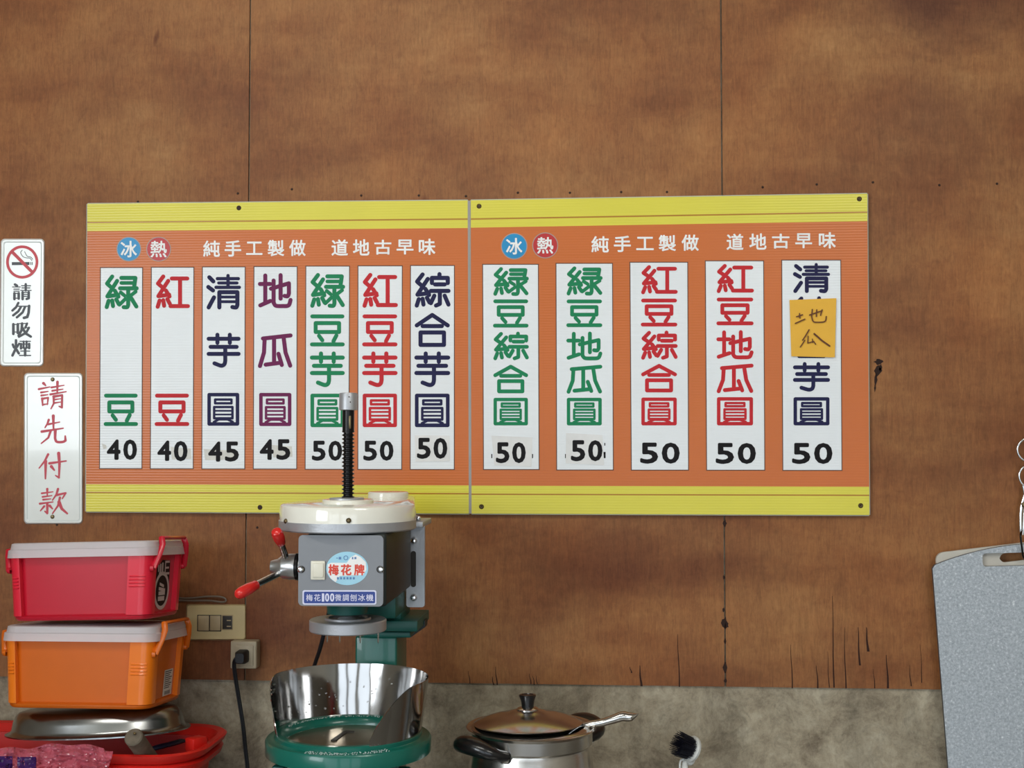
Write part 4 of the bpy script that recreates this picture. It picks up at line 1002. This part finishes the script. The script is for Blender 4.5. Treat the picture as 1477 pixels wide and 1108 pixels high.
A = hc + Vector((-.012, .056, -.011)); bm = B(); add_lathe(bm, [(.0065, 0), (.0092, .015), (.0092, .026), (.004, .034), (0, .035)], A, 20, axis=(-.05, 1, -.2)); obj('grip', bm, M['grip'], ar, label='red plastic grip')

# column and brackets
yc0, yc1 = -.262, -.150
a, b = at(512, 960, yc0), at(572.5, 905, yc0)
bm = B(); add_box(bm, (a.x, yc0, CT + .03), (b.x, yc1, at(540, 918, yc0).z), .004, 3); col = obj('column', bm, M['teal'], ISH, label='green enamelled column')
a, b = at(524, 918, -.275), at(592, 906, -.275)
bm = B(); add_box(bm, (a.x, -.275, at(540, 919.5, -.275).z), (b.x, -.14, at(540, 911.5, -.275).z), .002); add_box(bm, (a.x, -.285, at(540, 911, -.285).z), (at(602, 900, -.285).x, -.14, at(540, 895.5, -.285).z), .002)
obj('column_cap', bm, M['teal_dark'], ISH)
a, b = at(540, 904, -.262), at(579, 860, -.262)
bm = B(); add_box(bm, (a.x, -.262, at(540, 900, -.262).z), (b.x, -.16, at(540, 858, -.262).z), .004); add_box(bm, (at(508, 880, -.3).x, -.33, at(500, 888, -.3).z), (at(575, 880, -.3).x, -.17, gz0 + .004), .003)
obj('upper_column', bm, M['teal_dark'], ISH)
bm = B(); add_prism(bm, [at(596, 896, -.21), at(613.5, 895.5, -.21), at(613, 905, -.21), at(592, 920, -.21), at(580, 920, -.21), at(580, 896, -.21)], (0, .03, 0)); br = obj('side_bracket', bm, M['casting'], ISH, angle=0)
bm = B(); p = at(596, 895, -.20); add_lathe(bm, [(0, .006), (.003, .005), (.004, -.004)], p, 12); obj('bolt', bm, M['nail'], br)

# bowl ring, blade disc
RX = at(503, 1060, SY).x; rz = at(503, 1061, SY).z
bm = B(); add_lathe(bm, [(.112, rz - .0275), (.122, rz - .027), (.1305, rz - .024), (.1315, rz - .004), (.129, rz), (.1185, rz), (.1165, rz + .0015), (.1165, rz + .007), (.1145, rz + .009), (.106, rz + .009), (.101, rz + .004), (.0975, rz - .004), (.0975, rz - .018), (.112, rz - .020)], (RX, SY, 0), 96, closed=True)
bowl = obj('bowl_ring', bm, M['teal'], ISH, label='green enamelled bowl ring', angle=40)
bm = B(); add_lathe(bm, [(0, rz + .000), (.030, rz - .0002), (.085, rz - .003), (.0975, rz - .005), (.0975, rz - .012), (0, rz - .012)], (RX, SY, 0), 96); bd = obj('blade_disc', bm, M['disc'], ISH, label='worn steel blade disc', angle=40)
bm = B(); 
def onz(px, py, z):
    d = ROT @ Vector(((px - 738.5) / F, -(py - 554) / F, -1.0)); return CAM + d * ((z - CAM.z) / d.z)
add_prism(bm, [onz(x, y, rz + .0012) for x, y in ((477, 1067.5), (495, 1055), (499, 1053.8), (511, 1054.3), (511, 1056), (501, 1056.2), (485, 1067.5))], (0, 0, -.0022)); obj('blade_slot', bm, M['darkslot'], bd, angle=0)
bm = B(); add_lathe(bm, [(0, rz - .012), (.030, rz - .012), (.032, rz - .08), (0, rz - .08)], (RX, SY, 0), 32); obj('drive_shaft', bm, M['rod'], ISH)
# base: neck, deck and feet (mostly below the frame)
bm = B(); add_box(bm, (RX - .02, SY - .02, rz - .075), (at(572, 960, yc0).x, yc0 + .03, rz - .045), .006, 3)
for a_ in (-150, -30, 60, 120):
    x, y = RX + .113 * math.cos(R(a_)), SY + .113 * math.sin(R(a_)); add_box(bm, (x - .010, y - .010, CT + .028), (x + .010, y + .010, rz - .034), .004, 2)
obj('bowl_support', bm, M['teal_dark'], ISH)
bm = B(); add_loft(bm, [(CT + .008, .120, .200, .04), (CT + .012, .125, .205, .045), (CT + .026, .122, .202, .045), (CT + .030, .118, .196, .04)], Matrix.Translation((SX + .02, -.36, 0))); obj('base_plate', bm, M['teal'], ISH)
for sx in (-1, 1):
    for sy in (-1, 1):
        bm = B(); add_lathe(bm, [(0, 0), (.014, 0), (.016, .009), (0, .009)], (SX + .02 + sx * .095, -.36 + sy * .16, CT), 18); obj('rubber_foot', bm, M['rubber'], ISH)
# steel guard: a polished wall around the back of the bowl
th0, th1 = R(-90 + 27), R(-90 - 62 + 360)   # from right front, counter-clockwise round the back, to left front
Rg = .1155; Hg = .084; nA = 96; nH = 10
zb0 = rz + .0085
bm = B(); cols = []
for i in range(nA + 1):
    s = i / nA; th = th0 + (th1 - th0) * s
    e0 = min(1, s / .14); e1 = min(1, (1 - s) / .15)
    h = Hg * min((.10 + .90 * math.sin(e0 * math.pi / 2) ** .8), (.06 + .94 * math.sin(e1 * math.pi / 2) ** .75))
    colv = []
    for j in range(nH + 1):
        t = j / nH; rr = Rg + .012 * t * h / Hg
        colv.append(bm.verts.new((RX + rr * math.cos(th), SY + rr * math.sin(th), zb0 - .001 + h * t)))
    cols.append(colv)
for a, b in zip(cols, cols[1:]):
    for j in range(nH): bm.faces.new([a[j], b[j], b[j + 1], a[j + 1]])
bmesh.ops.recalc_face_normals(bm, faces=bm.faces)
bmesh.ops.solidify(bm, geom=bm.faces[:], thickness=.0012)
gd = obj('splash_guard', bm, M['mirror'], ISH, label='polished steel splash guard with water drops', angle=50)
random.seed(11); bm = B()
for k in range(70):
    th = random.uniform(R(-20), R(200)); z = zb0 + random.uniform(.006, .07); rr = Rg - .0012 + .012 * (z - zb0) / Hg
    r = random.uniform(.0007, .0018); m_ = Matrix.Translation((RX + (rr - .0010) * math.cos(th), SY + (rr - .0010) * math.sin(th), z)); bmesh.ops.create_icosphere(bm, subdivisions=1, radius=r, matrix=m_)
obj('water_drops', bm, M['drop'], gd, kind='stuff', angle=80)
bm = B()
for k in range(420):
    th = random.uniform(0, 2 * math.pi)
    if random.random() < .6: rr, z = random.uniform(.099, .108), rz + .0085; th = random.uniform(R(10), R(170))
    else: th = random.uniform(R(-110), R(-50)); rr, z = random.uniform(.117, .131), rz + .0015
    r = random.uniform(.0004, .0011); bmesh.ops.create_icosphere(bm, subdivisions=1, radius=r, matrix=Matrix.Translation((RX + rr * math.cos(th), SY + rr * math.sin(th), z)))
obj('ice_crumbs', bm, M['ice'], bowl, kind='stuff', angle=80)
# mains cord of the machine
bm = B(); add_tube(bm, smooth_path([at(477, 868, -.30), at(474, 885, -.30), at(467, 915, -.27), at(461, 938, -.25), at(453, 962, -.22), at(440, 1010, -.20), at(420, 1080, -.20), at(405, 1130, -.22)]), .0035, 10); obj('power_cord', bm, M['rubber'], ISH)

# ================================================================== STEEL POT, LID, LADLE
PY = -.27; pc = at(766, 1049, PY); px_, pz = pc.x, pc.z
POT = thing('pot', 'tall stainless steel pot with black handles right of the ice shaver', 'pot', (px_, PY, CT))
Rp = .109
bm = B()
prof = [(0, CT), (.090, CT), (.104, CT + .006), (.113, CT + .05), (.1145, CT + .12), (.110, CT + .18), (.1015, pz - .034), (.0995, pz - .030), (.0995, pz - .028), (.1035, pz - .024), (.1045, pz - .004), (.1085, pz - .001), (.110, pz + .0015), (.108, pz + .003), (.104, pz + .0025), (.101, pz + .0005), (.097, pz + .0035), (.091, pz + .004), (.0905, pz + .002), (.0975, pz - .002), (.0975, pz - .03), (.106, CT + .18), (.1105, CT + .05), (.100, CT + .008), (0, CT + .006)]
add_lathe(bm, prof, (px_, PY, 0), 96); obj('pot_body', bm, M['brushed'], POT, angle=40)


def pot_handle(dirx, diry):
    d = Vector((dirx, diry, 0)).normalized(); s = Vector((-d.y, d.x, 0)); c = Vector((px_, PY, pz - .012))
    P = []
    for k in range(15):
        a = math.pi * k / 14
        P.append(c + d * (.094 + .040 * math.sin(a) ** .6) + s * (.043 * math.cos(a)) + Vector((0, 0, .016 * math.sin(a) - .014)))
    rr = [.0085 + .0065 * math.sin(math.pi * k / 14) for k in range(15)]
    bm = B(); add_tube(bm, P, rr, 14, flat=(1.15, 1.0, (0, 0, 1))); h = obj('handle', bm, M['bakelite'], POT, label='black bakelite handle', angle=60)
    for e in (P[0], P[-1]):
        bm = B(); add_lathe(bm, [(0, .004), (.006, .003), (.008, -.006)], e - d * .004 + Vector((0, 0, -.004)) + d * .010, 14, axis=d); obj('rivet', bm, M['chrome'], h)


pot_handle(-.70, -.71); pot_handle(.70, .71)
# lid, tipped slightly because the ladle holds it up
lc = at(761.5, 1048, PY - .004)
ax = Vector((-.015, .035, 1)).normalized(); c0 = Vector((lc.x, PY - .006, pz + .0072))
bm = B(); RL = .0915
add_lathe(bm, [(RL, .000), (RL + .0005, .0015), (RL - .002, .003), (.083, .0062), (.066, .0125), (.048, .0170), (.032, .0195), (.029, .0215), (.020, .0232), (0, .0235), (0, .022), (.020, .0217), (.028, .020), (.047, .0155), (.065, .0110), (.082, .0045), (RL - .004, .0005)], c0, 96, axis=ax)
LID = obj('lid', bm, M['lidsteel'], POT, label='domed steel lid with black knob', angle=40)
bm = B(); add_lathe(bm, [(.0185, .0215), (.019, .0245), (.016, .0270), (.010, .028), (0, .028)], c0, 32, axis=ax); obj('knob_collar', bm, M['steel'], LID)
bm = B(); add_lathe(bm, [(.0105, .027), (.0105, .031), (.0115, .038), (.0140, .0445), (.0148, .0465), (.0135, .0485), (.0105, .0485), (.010, .0475), (0, .0475)], c0, 32, axis=ax); obj('knob', bm, M['bakelite'], LID)
# ladle standing in the pot, handle to the right
LD = thing('ladle', 'silver ladle with curved handle sticking out of the steel pot', 'ladle', at(800, 1085, PY))
P = smooth_path([at(806, 1078, PY), at(818, 1062, PY), at(834, 1050, PY), at(850, 1045.5, PY - .004), at(868, 1042.5, PY - .006), at(884, 1038, PY - .008), at(898, 1033.5, PY - .008), at(907, 1034.5, PY - .008), at(915, 1032.5, PY - .008), at(921.5, 1029.5, PY - .008)], 5)
nP = len(P); rr = []
for k in range(nP):
    t = k / (nP - 1); rr.append((.0055 + .0010 * min(1, max(0, (t - .1) / .25)) + .0022 * math.exp(-((t - .68) / .16) ** 2)) - (.0068 * max(0, (t - .82) / .18) ** 1.2))
bm = B(); add_tube(bm, P, rr, 14, flat=(1.0, .95, (0, 0, 1))); obj('handle', bm, M['steel'], LD, angle=60)
bc_ = at(790, 1095, PY); bm = B(); add_lathe(bm, [(0, -.028), (.018, -.025), (.031, -.012), (.036, 0), (.0375, .001), (.0355, .0008), (.030, -.0105), (.017, -.0235), (0, -.0265)], bc_, 36); obj('bowl', bm, M['steel'], LD, angle=60)
bm = B(); add_tube(bm, smooth_path([at(806, 1072, PY), at(806, 1082, PY), bc_ + Vector((.034, 0, -.001))]), .0035, 10); obj('neck', bm, M['steel'], LD, angle=60)

# ================================================================== DISH BRUSH
BR = thing('dish_brush', 'white dish brush with navy bristles standing against the cement wall', 'brush', at(990, 1250, -.14))
bcen = at(996, 1080, -.10); ax = Vector((-.80, -.48, .40)).normalized()
bm = B(); add_lathe(bm, [(0, -.006), (.019, -.006), (.0235, -.003), (.024, .001), (.022, .004), (0, .0045)], bcen + ax * -.002, 36, axis=ax); obj('brush_head', bm, M['brushwhite'], BR)
bm = B(); u, v = basis(ax); random.seed(3)
for k in range(170):
    r = .0195 * math.sqrt((k + .5) / 170); t = k * 2.39996
    p = bcen + u * r * math.cos(t) + v * r * math.sin(t); q = p + ax * (.031 + random.uniform(-.001, .0015)) + (u * math.cos(t) + v * math.sin(t)) * r * .16
    add_tube(bm, [p, q], [.0009, .0005], 5)
obj('bristles', bm, M['bristle'], BR, kind='stuff')
bm = B(); add_tube(bm, smooth_path([bcen - ax * .005, bcen - ax * .007 + Vector((-.004, 0, -.022)), at(988.5, 1100, -.10), at(988, 1125, -.11), at(990, 1190, -.13), at(992, 1245, -.15)]), [.006] * 31, 12, flat=(.95, .6, (0, 1, 0))); obj('handle', bm, M['brushwhite'], BR, angle=60)
bm = B(); add_tube(bm, smooth_path([bcen + Vector((-.012, -.004, -.018)), at(981, 1100, -.105), at(982, 1125, -.112), at(987, 1180, -.128)]), .0021, 8); obj('scraper_wire', bm, M['brushwhite'], BR)

# ================================================================== CUTTING BOARDS AND SCISSORS (right edge)
def cut_board(name, outline_px, hole_px, Yf, th, m, medge, label):
    """board with a hand slot, outline and slot in photo pixels at plane Yf"""
    bm = B(); O = [at(x, y, Yf) for x, y in outline_px]; Hh = [at(x, y, Yf) for x, y in hole_px]
    def loop(L, dy): return [bm.verts.new(p + Vector((0, dy, 0))) for p in L]
    of, ob_, hf, hb_ = loop(O, 0), loop(O, th), loop(Hh, 0), loop(Hh, th)
    for a, b in ((of, ob_), (hf, hb_)):
        for k in range(len(a)): f = bm.faces.new([a[k], a[(k + 1) % len(a)], b[(k + 1) % len(a)], b[k]]); f.material_index = 1
    for o_, h_ in ((of, hf), (ob_, hb_)):
        es = []
        for L in (o_, h_):
            for k in range(len(L)):
                e = bm.edges.get((L[k], L[(k + 1) % len(L)])) or bm.edges.new((L[k], L[(k + 1) % len(L)])); es.append(e)
        bmesh.ops.triangle_fill(bm, use_beauty=True, edges=es)
    bmesh.ops.recalc_face_normals(bm, faces=bm.faces)
    return obj(name, bm, [m, medge], origin=at(1480, 800, Yf + th), label=label, cat='cutting board', angle=0)


def rot(pts, c, a):
    ca, sa = math.cos(a), math.sin(a); return [(c[0] + (x - c[0]) * ca - (y - c[1]) * sa, c[1] + (x - c[0]) * sa + (y - c[1]) * ca) for x, y in pts]


pin = (1476, 800)
W = 132
top = [(1476 - W + 4 + (2 * W - 8) * k / 16, 795 + 0 - 20 * (1 - ((k - 8) / 8) ** 2) + 10) for k in range(17)]
O = [(1476 - W, 818)] + [(1476 - W, 810)] + top + [(1476 + W, 810), (1476 + W, 1205), (1476 + W - 14, 1220), (1476 - W + 14, 1220), (1476 - W, 1205)]
O = rot(O, pin, R(-4.5))
Hh = rot(rrect(1417, 797, 1535, 816, 5), pin, R(-1.5))
cut_board('cutting_board', O, Hh, -.034, .009, M['granite'], M['darkedge'], 'grey speckled cutting board hanging on the wall at the right edge')
O2 = rot(rrect(1476 - 126, 783, 1476 + 126, 1130, 12), pin, R(-6.8))
H2 = rot(rrect(1440, 780 + 18, 1512, 801 + 10, 8), pin, R(-6.8))
cut_board('cutting_board', O2, [(x + 1, y - 3) for x, y in H2], -.022, .007, M['whiteboard'], M['whiteboard'], 'off-white cutting board mostly hidden behind the grey speckled one')
bm = B(); add_tube(bm, smooth_path([at(1474, 764, -.002), at(1474, 766, -.030), at(1472, 772, -.045), at(1474, 790, -.046), at(1476, 803, -.040), at(1480, 806, -.030), at(1482, 800, -.020)]), .0018, 8)
obj('wire_hook', bm, M['rod'], origin=at(1474, 766, 0), label='dark wire hook holding the cutting boards', cat='hook')
SCI = thing('scissors', 'steel scissors hanging above the cutting boards at the right edge', 'scissors', at(1478, 750, -.012))
for cy, nm in ((649, 0), (687, 1)):
    bm = B(); c = at(1487 if nm == 0 else 1489.5, cy, -.022 + .006 * nm); rx, rz_ = .0245, .0225
    add_tube(bm, [c + Vector((rx * math.cos(t), 0, rz_ * math.sin(t))) for t in [2 * math.pi * k / 32 for k in range(33)]], .0022, 8, cap=False)
    e = at(1472.5 + 3 * nm, 772, -.020 + .005 * nm); s = c + Vector((-rx * .7, 0, -rz_ * .7)) if nm else c + Vector((rx * .9, 0, -rz_ * .4))
    mid = at(1476 + 3 * nm, 722, -.020 + .005 * nm)
    add_tube(bm, smooth_path([s, mid, e]), [.0022] * 7 + [.0024] * 5 + [.001], 8, flat=(1.2, .5, (0, 1, 0)))
    obj('blade', bm, M['chrome'], SCI, angle=50)
bm = B(); add_lathe(bm, [(0, .004), (.004, .003), (.005, 0)], at(1477, 728, -.024), 14, axis=(0, -1, 0)); obj('pivot', bm, M['screw'], SCI)
bm = B(); add_lathe(bm, [(0, .030), (.003, .030), (.0035, .0), (.0035, -.008)], at(1487, 634, 0), 12, axis=(0, -1, 0)); obj('wall_nail', bm, M['nail'], origin=at(1487, 634, 0), label='nail that the scissors hang from at the right edge', cat='nail')
